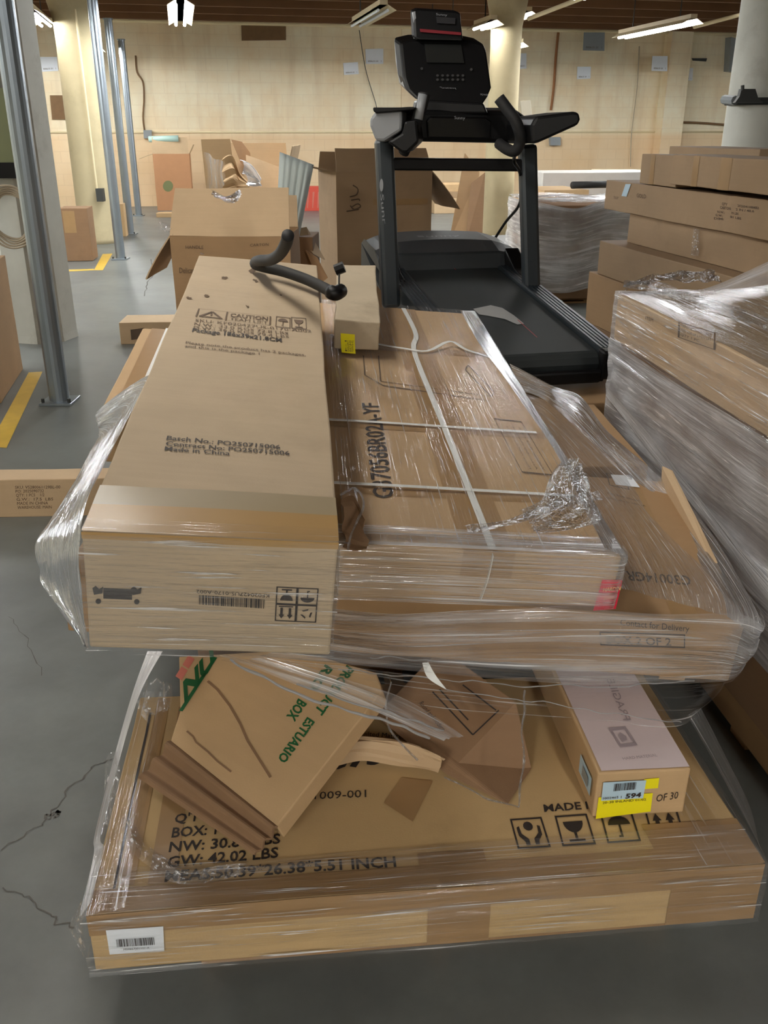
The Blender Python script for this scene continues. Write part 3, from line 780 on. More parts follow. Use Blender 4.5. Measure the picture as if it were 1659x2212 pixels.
# ---- B: strapped carton G37056BR02A-YF
rB, bB = carton(B, 'large tan box printed G37056BR02A-YF with white straps at right of the load top', K_B)
uS = .735 - .33
tape_on(rB, B, [('top', R4(uS - .055, 0, uS + .055, 1.84)), ('front', R4(uS - .055, 0, uS + .055, .06)), ('top', R4(0, 0.02, .69, .06))])
for v0, v1 in ((.235, .285), (.62, .67), (1.30, 1.36)): tape_on(rB, B, [('top', R4(0, v0, .69, v1))], off=.001)
def strap_on(root, b, pts, wd, off=.005, sag=0):
    bm = bmesh.new()
    P = [b.p(*q[:3]) for q in pts]; 
    def f(a, c):
        p = spline(P, 24)[int(round(a * 24))] 
        return p
    S = spline(P, 24); vs = []
    for i, p in enumerate(S):
        d = (S[min(i + 1, 24)] - S[max(i - 1, 0)]).normalized(); s = d.cross(b.N).normalized() * wd / 2
        nn = s.cross(d).normalized()
        if nn.dot(b.N) < -.1: nn = -nn
        vs.append((bm.verts.new(p - s + nn * off), bm.verts.new(p + s + nn * off)))
    for a, c in zip(vs, vs[1:]): bm.faces.new((a[0], a[1], c[1], c[0]))
    return obj('strap', bm, TAPE_W, root, solid=.001, label='white plastic strap')
strap_on(rB, B, [(uS + .01, 1.83, 0), (uS + .02, 1.5, 0), (uS - .01, 1.28, 0), (uS + .0, .6, 0), (uS + .006, .08, 0), (uS + .006, .004, 0)], .017)
strap_on(rB, B, [(uS + .006, -.004, .002), (uS + .004, -.004, .06), (uS - .004, -.004, .115)], .017, off=.0)
strap_on(rB, B, [(.06, .275, 0), (.3, .275, 0), (.66, .27, 0)], .012, .007)
strap_on(rB, B, [(.0, .655, 0), (.3, .655, 0), (.66, .65, 0)], .012, .007)
strap_on(rB, B, [(.12, 1.42, 0), (.28, 1.33, -.006), (.36, 1.31, -.004), (.44, 1.30, -.004), (.53, 1.40, -.012), (.58, 1.345, -.004), (.66, 1.29, 0)], .013, .006)
bm = bmesh.new(); T = lambda x, y: B.px('top', x, y); n = B.N
put_text(bm, 'G37056BR02A-YF', T(852, 1076), T(818, 872), T(806, 1078), n, bold=.015)
b2 = bmesh.new()
q0, q1, q2 = T(1128, 1023), T(1066, 905), T(1196, 1030)
for q in frame_polys(.025): put_poly(b2, q, q0, q1, q2, n)
for k, s in enumerate(('Volume 0.12 CBM', 'Assembly required', 'Please read the manual')):
    a = .25 + .22 * k
    put_text(b2, s, q0.lerp(q1, .08) + (q2 - q0) * (1 - a), q0.lerp(q1, .85) + (q2 - q0) * (1 - a), q0.lerp(q1, .08) + (q2 - q0) * (1.07 - a), n)
# outline drawing of the furniture inside
def ln_(bm, a, b_, wd=.004):
    a, b_ = T(*a), T(*b_); s = (b_ - a).cross(n).normalized() * wd / 2
    bm.faces.new([bm.verts.new(wob(p, .003) + n * .002) for p in (a - s, a + s, b_ + s, b_ - s)])
for a, b_ in (((785, 770), (788, 812)), ((818, 770), (822, 825)), ((788, 812), (830, 835)), ((822, 825), (1062, 856)), ((826, 833), (1058, 866)), ((1005, 800), (1062, 856)), ((1012, 790), (1068, 846)), ((1005, 800), (1012, 790)), ((1062, 856), (1068, 848)), ((830, 835), (1058, 866))): ln_(b2, a, b_)
obj('printed_text', bm, INK, rB); obj('printed_drawing', b2, INK_B, rB)
FR = lambda x, y: B.px('front', x, y); nf_ = -B.V
bm = bmesh.new(); strip(bm, [FR(1298, 1250), FR(1342, 1250), FR(1329, 1312), FR(1279, 1316)], nf_, .004)
lab = obj('red_label', bm, RED, rB, label='small red label')
bm = bmesh.new(); put_text(bm, 'HARDIN', FR(1299, 1274), FR(1337, 1271), FR(1301, 1266), nf_, off=.006, bold=.02); put_text(bm, 'Dec', FR(1302, 1291), FR(1324, 1289), FR(1303, 1283), nf_, off=.006)
o = obj('label_text', bm, GOLD, rB); o.parent = lab

# ---- D: strapped carton at left behind A
rD, bD = carton(D, 'reddish tan box with one white strap, left of the long top box', K_B)
strap_on(rD, D, [(.085, .735, 0), (.085, .4, 0), (.085, .004, 0)], .02); strap_on(rD, D, [(.085, -.004, .0), (.087, -.004, .07), (.087, -.004, .138)], .018, 0)
tape_on(rD, D, [('top', R4(.03, 0, .05, .735)), ('top', R4(.045, 0, .14, .735))], off=.001)

# ---- A: the long top carton
rA, bA = carton(A, 'long grey tan box marked Package 186x39x21.8CM on top of the load', K_A)
tape_on(rA, A, [('top', R4(0, .0, .39, .085)), ('front', R4(0, 0, .39, .012))], mat=plain('tape_amber', (172, 138, 88), .32))
tape_on(rA, A, [('top', R4(0, .085, .39, .15))], mat=plain('tape_greyish', (162, 146, 118), .3))
bm = bmesh.new(); T = lambda x, y: A.px('top', x, y); n = A.N; bf = bmesh.new()
put_text(bm, 'Batch No.: PO250715006', T(360, 953), T(605, 971), T(363, 944), n, bold=.012)
put_text(bm, 'Contract No: PO250715006', T(358, 965), T(626, 984), T(360, 956), n, bold=.012)
put_text(bm, 'Made in China', T(355, 976), T(497, 985), T(357, 967), n, bold=.012)
put_text(bm, 'Package 186x39x21.8CM', T(415, 718), T(608, 740), T(417, 710), n, bold=.022)
put_text(bf, 'Please note the product has 2 packages,', T(401, 744), T(660, 770), T(402, 739), n, bold=.01)
put_text(bf, 'and this is the package 1', T(399, 751), T(560, 768), T(400, 746), n, bold=.01)
put_text(bf, 'SKU: KF020427US-0170-A002', T(421, 696), T(672, 720), T(422, 690), n)
put_text(bf, 'N.W.: 33.0 KGS 72.8 LBS', T(419, 704), T(622, 724), T(420, 698), n)
put_text(bf, 'G.W.: 36.0 KGS 79.4 LBS', T(417, 711), T(624, 732), T(418, 705), n)
p0, p1, p2 = T(421, 686), T(584, 703), T(427, 668)
for q in frame_polys(.02) + [[(.39, 0), (.41, 0), (.41, 1), (.39, 1)]]: put_poly(bf, q, p0, p1, p2, n)
put_text(bf, 'CAUTION', p0.lerp(p1, .45) + (p2 - p0) * .5, p0.lerp(p1, .96) + (p2 - p0) * .5, p0.lerp(p1, .45) + (p2 - p0) * .9, n, bold=.02)
put_text(bf, 'TEAM LIFT', p0.lerp(p1, .45) + (p2 - p0) * .12, p0.lerp(p1, .96) + (p2 - p0) * .12, p0.lerp(p1, .45) + (p2 - p0) * .4, n)
put_icon(bf, 'warn', p0, p0.lerp(p1, .4), p2, n, frame=False)
put_icon(bf, 'glass', T(628, 710), T(662, 713), T(628, 686), n); put_icon(bf, 'umbrella', T(594, 706), T(626, 710), T(596, 684), n)
FR = lambda x, y: A.px('front', x, y); nf_ = -A.V
put_text(bm, 'KF020427US-0170-A002', FR(582, 1281), FR(424, 1272), FR(582, 1289), nf_)
bars(bm, FR(570, 1312), FR(429, 1304), FR(571, 1292), nf_, off=.002)
ix = [FR(690, 1269), FR(598, 1264), FR(683, 1343)]
def icq(ax, ay): return ix[0] + (ix[1] - ix[0]) * ax + (ix[2] - ix[0]) * ay
for k, ic in enumerate(('umbrella', 'glass', 'recycle', 'arrows')):
    a, c_ = (k % 2) * .5, (k // 2) * .5
    put_icon(bm, ic, icq(a, c_), icq(a + .5, c_), icq(a, c_ + .5), nf_)
for (x0, y0, x1, y1) in ((222, 1272, 285, 1291),): put_poly(bm, [(0, 0), (1, 0), (1, 1), (0, 1)], FR(222, 1292), FR(284, 1294), FR(222, 1269), nf_)
for cx in (211, 294):
    put_poly(bm, circ(0, 0, 1, 10), FR(cx, 1298), FR(cx + 6, 1298), FR(cx, 1292), nf_)
    put_poly(bm, [(-1, -1), (1, -.6), (1.2, 1), (.2, .4), (-.6, 1.2), (-1.4, .6)], FR(cx, 1275), FR(cx + 9, 1275), FR(cx, 1266), nf_)
obj('printed_text', bm, INK, rA); obj('faded_text', bf, INK_B, rA)
# torn spots
bm = bmesh.new()
for cx, cy, rx, ry in ((405, 645, 10, 4), (443, 641, 12, 6), (534, 663, 7, 4), (484, 600, 12, 4), (553, 607, 9, 5), (545, 588, 10, 10), (436, 549, 6, 4), (606, 638, 6, 2)):
    put_poly(bm, [(.75 * math.cos(a) * random.uniform(.3, 1.3), math.sin(a) * random.uniform(.2, .9)) for a in [2 * math.pi * k / 11 for k in range(11)]], T(cx, cy), T(cx + rx, cy + 1), T(cx, cy - ry), n, off=.0015)
obj('torn_patch', bm, plain('torn_board', (92, 74, 56), .9, var=.3), rA)

# ---- dusty small carton with yellow sticker
Sm = OBox(B.p(.13, 1.26, -.103), .07, .115, .05, .148, .74, .10)
Sm.o = PP(722, 692, V3((0, 2.78, 1.045)), V3((0, 0, 1)))
Sm = OBox(Sm.o, .03, .10, .05, .148, .74, .098)
rS, bS = carton(Sm, 'narrow dusty box with a yellow sticker lying at the back of the load top', K_DUST, amp=.012)
bm = bmesh.new(); FR = lambda x, y: Sm.px('front', x, y); nf_ = -Sm.V
strip(bm, [FR(736, 720), FR(768, 722), FR(768, 765), FR(737, 762)], nf_, .007, amp=.009)
lab = obj('yellow_sticker', bm, YELLOW, rS, label='bright yellow sticker')
bm = bmesh.new()
for k in range(4): put_text(bm, ('J2-EW07', '04/20', '7 INLAND', '1-4')[k], FR(764 - k * 5, 735), FR(764 - k * 5, 760), FR(760 - k * 5, 735), nf_, off=.009, amp=.009)
o = obj('sticker_text', bm, INK_B, rS); o.parent = lab

# ---- black handlebar on A's far end
P = [PP(728, 632, A.p(.2, 1.7, -.03), A.N), PP(690, 614, A.p(.2, 1.7, -.03), A.N), PP(640, 596, A.p(.2, 1.7, -.03), A.N), PP(595, 582, A.p(.2, 1.7, -.03), A.N)]
P = [PP(x, y, A.p(.2, 1.6, -.035), A.N) for x, y in ((736, 628), (722, 634), (700, 622), (660, 603), (610, 586), (575, 578), (553, 572), (552, 566))]
e = A.p(.2, 1.6, -.045)
P += [PP(562, 563, A.p(.2, 1.6, -.075), A.N) , PP(585, 561, A.p(.2, 1.6, -.10), A.N), PP(605, 548, A.p(.2, 1.6, -.14), A.N), PP(618, 525, A.p(.2, 1.6, -.19), A.N), PP(622, 508, A.p(.2, 1.6, -.22), A.N)]
S = spline(P, 60)
rH = empty('handlebar', P[3] - V3((0, 0, .045)), 'black foam-grip curved handlebar lying on the far end of the long top box', 'handlebar')
obj('grip', tube(S[6:], .0165, 14), M_FOAM, rH, smooth=True)
obj('end_sleeve', tube(S[:8], .021, 14), M_BLACK, rH, smooth=True)
kn = PP(733, 584, A.p(.2, 1.6, -.09), A.N)
obj('knob', tube([kn + V3((-.012, 0, 0)), kn + V3((.014, 0, .01))], .016, 8), M_BLACK, rH); obj('wire', tube(spline([S[2], (S[2] + kn) / 2 + V3((0, 0, .01)), kn], 8), .003, 5), M_DARKMETAL, rH)

# ---- E1: leaning flattened carton with green print
q0 = PH(368, 1600, .375); q1 = PH(598, 1785, .362); q2 = PH(825, 1490, .50)
n1_ = (q1 - q0).cross(q2 - q0).normalized(); n1_ = n1_ if n1_.z > 0 else -n1_
T = lambda x, y: PP(x, y, q0, n1_)
E1p = [T(368, 1600), T(598, 1785), T(826, 1492), T(812, 1452), T(700, 1420), T(600, 1405), T(386, 1418), T(389, 1535)]
rE = empty('flattened_box', (q0 + q1) / 2 - V3((0, 0, .06)), 'torn tan box with green ESTUARIO print leaning on the bottom box', 'box')
bm = prism(E1p, -n1_ * .045); obj('body', bm, K_E, rE, bev=.003)
fl0, fl1 = PH(301, 1682, .318), PH(552, 1848, .312)
bm = bmesh.new(); a0, a1 = T(368, 1600) - n1_ * .004, T(598, 1785) - n1_ * .004
add_grid(bm, lambda a, b: a0.lerp(a1, a).lerp(fl0.lerp(fl1, a), b) + n1_ * (.010 * math.sin(b * 15) * (1 - .6 * b)), 10, 26)
obj('flap', bm, K_D, rE, solid=.005, label='darker folded end flap')
bm = bmesh.new()
put_text(bm, 'ESTUARIO', T(665, 1550), T(600, 1640), T(681, 1561), n1_, bold=.03, amp=0)
put_text(bm, 'BOX', T(646, 1510), T(619, 1549), T(664, 1522), n1_, bold=.03, amp=0)
put_text(bm, 'PRODUCT', T(750, 1438), T(680, 1536), T(766, 1449), n1_, bold=.03, amp=0)
put_text(bm, 'RIO', T(704, 1436), T(668, 1486), T(720, 1447), n1_, bold=.03, amp=0)
put_text(bm, 'NU', T(399, 1516), T(464, 1434), T(396, 1474), n1_, bold=.04, amp=0)
sA, sB = T(391, 1537), T(466, 1421); sv = (sB - sA).cross(n1_).normalized() * .005
bm.faces.new([bm.verts.new(p + n1_ * .002) for p in (sA - sv, sA + sv, sB + sv, sB - sv)])
obj('printed_text', bm, INK_GREEN, rE, label='green printed letters')
bm = bmesh.new()
put_text(bm, 'II', T(392, 1470), T(420, 1424), T(380, 1462), n1_, bold=.06, amp=0); obj('printed_mark', bm, INK_RED, rE)
bm = bmesh.new()
Q = [T(x, y) for x, y in ((449, 1472), (470, 1490), (497, 1525), (520, 1565), (535, 1600), (560, 1640), (585, 1680))]
for a, b_ in zip(Q, Q[1:]):
    s = (b_ - a).cross(n1_).normalized() * .0028; bm.faces.new([bm.verts.new(p + n1_ * .0015) for p in (a - s, a + s, b_ + s, b_ - s)])
Q = [T(x, y) for x, y in ((404, 1580), (418, 1592), (424, 1604), (450, 1625), (470, 1645), (500, 1668))]
for a, b_ in zip(Q, Q[1:]):
    s = (b_ - a).cross(n1_).normalized() * .002; bm.faces.new([bm.verts.new(p + n1_ * .0015) for p in (a - s, a + s, b_ + s, b_ - s)])
obj('crease', bm, K_D, rE)

# ---- E2: turned carton under the film, paper torn off it
w0, w1 = PH(965, 1676, .303), PH(1116, 1515, .43)
w2, w3 = PH(1150, 1660, .303), PH(1098, 1740, .303)
r2 = empty('cardboard_box', PH(960, 1620, .30), 'brown box tipped cornerwise under the film in the middle of the load', 'box')
wv = V3((-.16, .17, .035))
obj('body', prism([w0, w1, w2, w3], wv), K_D, r2, bev=.004)  # darker board colour paints in the shade of the box above
bm = bmesh.new(); wn = (w1 - w0).cross(wv).normalized(); wn = wn if wn.z > 0 else -wn
T = lambda x, y: PP(x, y, w0, wn)
for a, b_ in (((935, 1495), (1022, 1588)), ((1022, 1588), (1078, 1535)), ((950, 1490), (1012, 1556)), ((1000, 1480), (1072, 1535))):
    a, b_ = T(*a), T(*b_); s = (b_ - a).cross(wn).normalized() * .0016; bm.faces.new([bm.verts.new(p + wn * .002) for p in (a - s, a + s, b_ + s, b_ - s)])
put_text(bm, 'Round and modern', T(905, 1520), T(955, 1580), T(915, 1515), wn, amp=0)
obj('printed_drawing', bm, INK, r2)
bm = bmesh.new()
pa = [PH(x, y, h) for x, y, h in ((700, 1605, .36), (770, 1592, .37), (870, 1600, .375), (960, 1640, .37))]
pb = [PH(x, y, h) for x, y, h in ((715, 1650, .31), (790, 1640, .315), (880, 1660, .31), (945, 1672, .32))]
loft([pa, [p.lerp(q, .5) + V3((0, 0, .02)) for p, q in zip(pa, pb)], pb], 24, 8, .012, 20, bm=bm)
tag(obj('crumpled_paper', loft([[PP(x, y, B.p(.05, .3, -.06), B.N) for x, y in ((738, 1085), (765, 1078), (780, 1110))], [PP(x, y, B.p(.05, .3, -.02), B.N) for x, y in ((742, 1150), (770, 1165), (795, 1170))], [PP(x, y, B.p(.05, .3, -.01), B.N) for x, y in ((742, 1180), (765, 1185), (785, 1186))]], 16, 12, .012, 14), K_D, None, solid=.002), 'crumpled brown paper squeezed beside the front corner of the long top box', 'paper')
tag(obj('torn_paper', bm, K_L, None, solid=.003), 'torn strip of brown paper beside the cornerwise box', 'paper')

# ---- E3: long box with lilac paper and labels
E3 = OBox(PH(1291, 1671, .413), .075, .0, .0, .192, .56, .112)
r3, _ = carton(E3, 'narrow box with lilac paper on top and yellow stickers, lower right of the load', K_E)
bm = bmesh.new(); T = lambda x, y: E3.px('top', x, y); n = E3.N
strip(bm, [E3.p(.008, .004), E3.p(.19, .004), E3.p(.19, .555), E3.p(.008, .555)], n, .002)
pap = obj('paper_sheet', bm, PAPER_PINK, r3, label='lilac paper wrapping')
bm = bmesh.new(); p0, p1, p2 = T(1338, 1618), T(1376, 1614), T(1312, 1576)
for q in frame_polys(.14) + [[(.3, .25), (.62, .3), (.7, .5), (.5, .72), (.3, .6)]]: put_poly(bm, q, p0, p1, p2, n, off=.004)
put_text(bm, 'HARD MATERIAL', T(1345, 1646), T(1420, 1638), T(1342, 1640), n, off=.004)
put_text(bm, 'FRAGILE', T(1345, 1560), T(1310, 1470), T(1362, 1558), n, off=.004)
o = obj('paper_print', bm, plain('ink_lilac_grey', (160, 146, 150), .7), r3); o.parent = pap
FR = lambda x, y: E3.px('front', x, y); nf_ = -E3.V
def lbl(q, mat, nm, off, lb):
    bm = bmesh.new(); strip(bm, [FR(*p) for p in q], nf_, off); return obj(nm, bm, mat, r3, label=lb)
lbl([(1298, 1716), (1396, 1700), (1410, 1718), (1404, 1754), (1288, 1768), (1296, 1740)], YELLOW, 'yellow_sticker', .003, 'yellow sticker strip') if False else None
lbl([(1292, 1722), (1410, 1712), (1406, 1752), (1287, 1768)], YELLOW, 'yellow_sticker', .003, 'larger yellow sticker')
lbl([(1390, 1682), (1423, 1679), (1421, 1701), (1388, 1704)], YELLOW, 'yellow_sticker', .003, 'small yellow sticker')
bl = lbl([(1301, 1688), (1394, 1683), (1388, 1722), (1297, 1728)], PAPER_BLUE, 'barcode_label', .005, 'pale blue barcode label')
bm = bmesh.new(); bars(bm, FR(1322, 1706), FR(1370, 1702), FR(1324, 1690), nf_, off=.007)
put_text(bm, '594', FR(1348, 1722), FR(1382, 1718), FR(1350, 1712), nf_, off=.007, bold=.03)
put_text(bm, '1002465 1', FR(1300, 1724), FR(1340, 1721), FR(1300, 1719), nf_, off=.007)
o = obj('label_print', bm, INK, r3); o.parent = bl
bm = bmesh.new(); put_text(bm, 'OF 30', FR(1418, 1732), FR(1465, 1724), FR(1420, 1716), nf_); put_text(bm, '20-30 INLAND 01/02', FR(1300, 1735), FR(1395, 1727), FR(1300, 1730), nf_, off=.005); obj('printed_text', bm, INK, r3)
bm = bmesh.new(); LF = lambda x, y: E3.px('left', x, y)
strip(bm, [E3.p(0, .02, .03), E3.p(0, .10, .03), E3.p(0, .10, .075), E3.p(0, .02, .075)], -E3.U, .004)
ls = obj('barcode_label', bm, PAPER_BLUE, r3, label='pale blue label on the side')
bm = bmesh.new(); strip(bm, [E3.p(0, .035, .04), E3.p(0, .075, .04), E3.p(0, .075, .065), E3.p(0, .035, .065)], -E3.U, .006); o = obj('label_print', bm, M_GREYBOX, r3); o.parent = ls

# ---- stretch film of the main load
rF = empty('stretch_wrap', (0, 1.7, .155), 'clear stretch film wound around the foreground load of boxes', 'plastic wrap')
def sheet(rails, mat, nu=60, nv=24, amp=.006, fr=7, nm='film_sheet', sm=True, seed=None):
    return obj(nm, loft(rails, nu, nv, amp, fr, sm, seed=random.uniform(0, 30) if seed is None else seed), mat, rF, smooth=True)
def hug(b, u0, u1, v0, v1, w1, mat, off=.007, along='u', left=False, right=False, top=True):
    """film pulled over a carton: down the front, over the top strip"""
    if along == 'u':
        us = [u0 + (u1 - u0) * k / 12 for k in range(13)]
        rails = []
        if w1 is not None: rails += [[b.p(u, -off, w1) for u in us], [b.p(u, -off, w1 * .5) for u in us], [b.p(u, -off * .9, -off * .4) for u in us]]
        if top: rails += [[b.p(u, v, -off) for u in us] for v in (v0 + .012, (v0 + v1) / 2, v1)]
        return rails
# over B's top (pulled lengthwise) and front
sheet([[B.p(u, v, -.008) for v in (.0, .3, .8, 1.3, 1.86)] for u in (.10, .25, .45, .6, .70)], F_CLEAR, 60, 20, .003)
sheet([[B.p(.70, v, -.008) for v in (-.01, .4, .9, 1.4, 1.86)], [B.p(.699, v, .03) for v in (-.01, .4, .9, 1.4, 1.86)], [B.p(.70, v, .12) for v in (-.01, .4, .9, 1.4, 1.86)]], F_BAND, 60, 12, .004)
us = [.09, .25, .45, .6, .695, .705]
sheet([[B.p(u, -.010 + (.05 if u > .7 else 0), w) for u in us] for w in (-.008, .03, .07, .125)], F_BAND, 60, 16, .003, seed=3)
sheet([[B.p(u, v, -.009) for u in us[:5]] for v in (-.01, .03, .075)], F_BAND, 50, 10, .004)
# white strands along B's right top edge
sheet([[B.p(.655 + .02 * math.sin(v * 3), v, -.012) for v in (.02, .5, 1.0, 1.4, 1.84)], [B.p(.70, v, -.008) for v in (-.01, .5, 1.0, 1.4, 1.86)], [B.p(.705, v, .015) for v in (-.01, .5, 1.0, 1.4, 1.86)]], F_WHITE if False else film('film_strands', .12, .75, .2, .8, su=.8, sv=130), 70, 10, .003, nm='film_strand')
# lower wide band across C's front, pinching to the right
up = [PD(700, 1318, 1.50), PD(860, 1330, 1.58), PD(1050, 1322, 1.62), PD(1250, 1310, 1.64), PD(1450, 1322, 1.655), PD(1600, 1328, 1.665), Cx.p(1.556, -.012, -.004), Cx.p(1.575, .06, 0)]
md = [PD(690, 1385, 1.42), PD(860, 1400, 1.50), PD(1050, 1398, 1.56), PD(1250, 1396, 1.60), PD(1450, 1400, 1.62), PD(1570, 1408, 1.64), PD(1618, 1420, 1.68), PD(1632, 1400, 1.76)]
lw_ = [PD(560, 1418, 1.38), PD(760, 1440, 1.44), PD(960, 1462, 1.50), PD(1180, 1480, 1.55), PD(1350, 1482, 1.58), PD(1500, 1478, 1.62), PD(1575, 1468, 1.66), PD(1600, 1440, 1.74)]
lz = [PD(480, 1425, 1.36), PD(700, 1480, 1.42), PD(930, 1530, 1.48), PD(1150, 1555, 1.52), PD(1330, 1560, 1.55), PD(1470, 1564, 1.58), PD(1512, 1534, 1.64), PD(1560, 1480, 1.70)]
sheet([up, md, lw_], F_BAND, 80, 26, .010, 9, seed=5)
sheet([lw_, [a.lerp(b_, .5) for a, b_ in zip(lw_, lz)], lz], F_CLEAR, 80, 20, .010, 9, seed=8)
# bunched ropes across the front
def rope(px, rad, mat=None, n=40, nm='film_strand', jit=.006):
    rad *= .42; P = spline([PD(x, y, d) for x, y, d in px], n); P = [p + noise.noise_vector(p * 23) * jit for p in P]
    rr = [rad * (1 + .45 * noise.noise(p * 31)) for p in P]
    return obj(nm, tube(P, rr, 8, uv=True), mat or F_WHITE, rF, smooth=True)
rope([(500, 1425, 1.37), (620, 1490, 1.38), (740, 1530, 1.40), (850, 1560, 1.42), (930, 1595, 1.44)], .006)
rope([(640, 1475, 1.36), (740, 1512, 1.38), (860, 1545, 1.40), (960, 1580, 1.43)], .004)
sheet([[PD(x, y, d) for x, y, d in ((470, 1418, 1.36), (640, 1478, 1.37), (800, 1530, 1.39), (960, 1600, 1.43))], [PD(x, y, d) for x, y, d in ((620, 1425, 1.40), (760, 1470, 1.41), (880, 1520, 1.42), (1000, 1590, 1.45))]], F_BAND, 50, 16, .008, 12)
rope([(730, 1445, 1.45), (900, 1462, 1.5), (1100, 1478, 1.54), (1330, 1482, 1.57), (1500, 1470, 1.62)], .0028, F_WHITE, 60)
rope([(800, 1420, 1.47), (1000, 1430, 1.55), (1250, 1440, 1.6), (1440, 1440, 1.62)], .003, F_WHITE, 60)
rope([(960, 1490, 1.45), (1150, 1515, 1.48), (1320, 1540, 1.5), (1474, 1562, 1.55)], .0022)
rope([(1135, 1490, 1.50), (1128, 1560, 1.46), (1132, 1640, 1.42), (1125, 1700, 1.40), (1122, 1745, 1.38)], .0055, F_CRUMP)
rope([(1122, 1745, 1.385), (1060, 1730, 1.385), (1010, 1700, 1.39), (960, 1680, 1.40)], .004, F_CRUMP)
rope([(845, 1470, 1.50), (835, 1530, 1.47), (850, 1590, 1.45), (905, 1640, 1.43)], .005, F_CRUMP)
# white ribbon hanging off the band
bm = loft([[PD(x, y, d) for x, y, d in ((912, 1432, 1.50), (925, 1465, 1.49), (968, 1492, 1.47))], [PD(x, y, d) for x, y, d in ((925, 1430, 1.50), (942, 1460, 1.49), (968, 1493, 1.47))]], 14, 3, 0)
obj('film_tail', bm, TAPE_W, rF, smooth=True)
# fan at left: from D's corner to C's corner and back under A
ap = [D.p(-.01, .0, .0), A.p(-.006, .75, .02), A.p(-.006, .40, .0), A.p(-.008, .12, .0), A.p(-.008, .0, .03), A.p(-.006, -.004, .12), A.p(-.002, -.004, .215)]
ou = [PD(214, 945, 2.2), PD(185, 1000, 2.05), PD(130, 1090, 1.88), PD(82, 1165, 1.74), PD(80, 1215, 1.70), PD(95, 1265, 1.66), PD(182, 1388, 1.26)]
sheet([ap, [a.lerp(b_, .5) + V3((0, 0, -.005)) for a, b_ in zip(ap, ou)], ou], film('film_fan', .62, .45, .2, .8, su=1.0, sv=60, tint=(.97,.98,.99), glint=.8), 70, 20, .008, 14)
# film over A's front end
sheet([[A.p(u, -.009, w) for u in (-.004, .1, .2, .3, .395)] for w in (.0, .06, .12, .18, .222)], film('film_thin', .02, .20, .07, .3, su=1.8, sv=40, lo=.56, bump=.6, glint=.6), 50, 20, .004)
sheet([[A.p(u, v, -.006) for u in (.0, .1, .2, .3, .39)] for v in (-.008, .012, .03)], F_CLEAR, 40, 8, .003)
sheet([[A.p(.393, v, w) for v in (-.008, .1, .25)] for w in (.02, .1, .2)], F_BAND, 20, 12, .004)
# ribbon from C down to G on the left
sheet([[PD(318, 1408, 1.60), PD(285, 1500, 1.56), PD(245, 1640, 1.50), PD(205, 1800, 1.36), G.p(-.012, .14, -.006), G.p(-.012, .01, .01)], [PD(352, 1408, 1.60), PD(302, 1500, 1.56), PD(258, 1640, 1.50), PD(218, 1800, 1.37), G.p(.005, .15, -.008), G.p(.004, .02, -.008)]], film('film_ribbon', .72, .28, .1, .6, su=1.2, sv=150, rough=.2, tint=(.97,.98,1.0), glint=.7), 60, 10, .002, nm='film_ribbon')
# film around G
sheet([[G.p(u, -.010, w) for u in (-.008, .2, .5, .9, 1.285)] for w in (.145, .09, .05, -.004)] + [[G.p(u, v, -.007) for u in (-.006, .2, .5, .9, 1.28)] for v in (.02, .06, .1)], film('film_wrap', .03, .34, .05, .4, su=1.6, sv=44, lo=.55, glint=.8), 80, 40, .003, seed=4)
sheet([[G.p(-.012, v, w) for v in (-.008, .2, .45, .68)] for w in (.145, .08, .03, -.008)] + [[G.p(u, v, -.008) for v in (.0, .2, .45, .68)] for u in (.03, .07)], F_CLEAR, 50, 30, .006)
sheet([[G.p(1.288, v, w) for v in (-.008, .2, .45, .68)] for w in (.145, .06, -.008)] + [[G.p(1.25 - .1 * k, v, -.008 - .0 * k) for v in (.0, .2, .45, .68)] for k in (0, 1)], F_CLEAR, 40, 20, .004)
def crumple(P, Q, mat=F_CRUMP, amp=.016, nu=40, nv=12, fr=26, par=None):
    return obj('crumpled_film', loft([P, [a.lerp(b_, .5) + V3((0, 0, amp * .6)) for a, b_ in zip(P, Q)], Q], nu, nv, amp, fr), mat, par or rF)
crumple([G.px('top', *p) + G.N * .012 for p in ((262, 1790), (280, 1840), (330, 1880), (372, 1915), (440, 1918), (520, 1900))], [G.px('top', *p) + G.N * .010 for p in ((284, 1772), (312, 1822), (362, 1858), (402, 1886), (455, 1884), (535, 1872))], amp=.009)
crumple([PD(x, y, d) for x, y, d in ((158, 1995, 1.22), (150, 2015, 1.22), (165, 2040, 1.22), (178, 2062, 1.22))], [PD(x, y, d) for x, y, d in ((178, 1940, 1.27), (176, 1975, 1.26), (180, 2010, 1.25), (186, 2050, 1.24))], amp=.01)
crumple([PD(x, y, d) for x, y, d in ((300, 1480, 1.58), (296, 1535, 1.56), (318, 1556, 1.55))], [PD(x, y, d) for x, y, d in ((370, 1470, 1.62), (372, 1500, 1.60), (375, 1530, 1.58))], amp=.02)
crumple([PD(x, y, d) for x, y, d in ((232, 1640, 1.50), (222, 1700, 1.46), (212, 1790, 1.40))], [PD(x, y, d) for x, y, d in ((262, 1640, 1.50), (250, 1700, 1.46), (236, 1790, 1.40))], amp=.012)
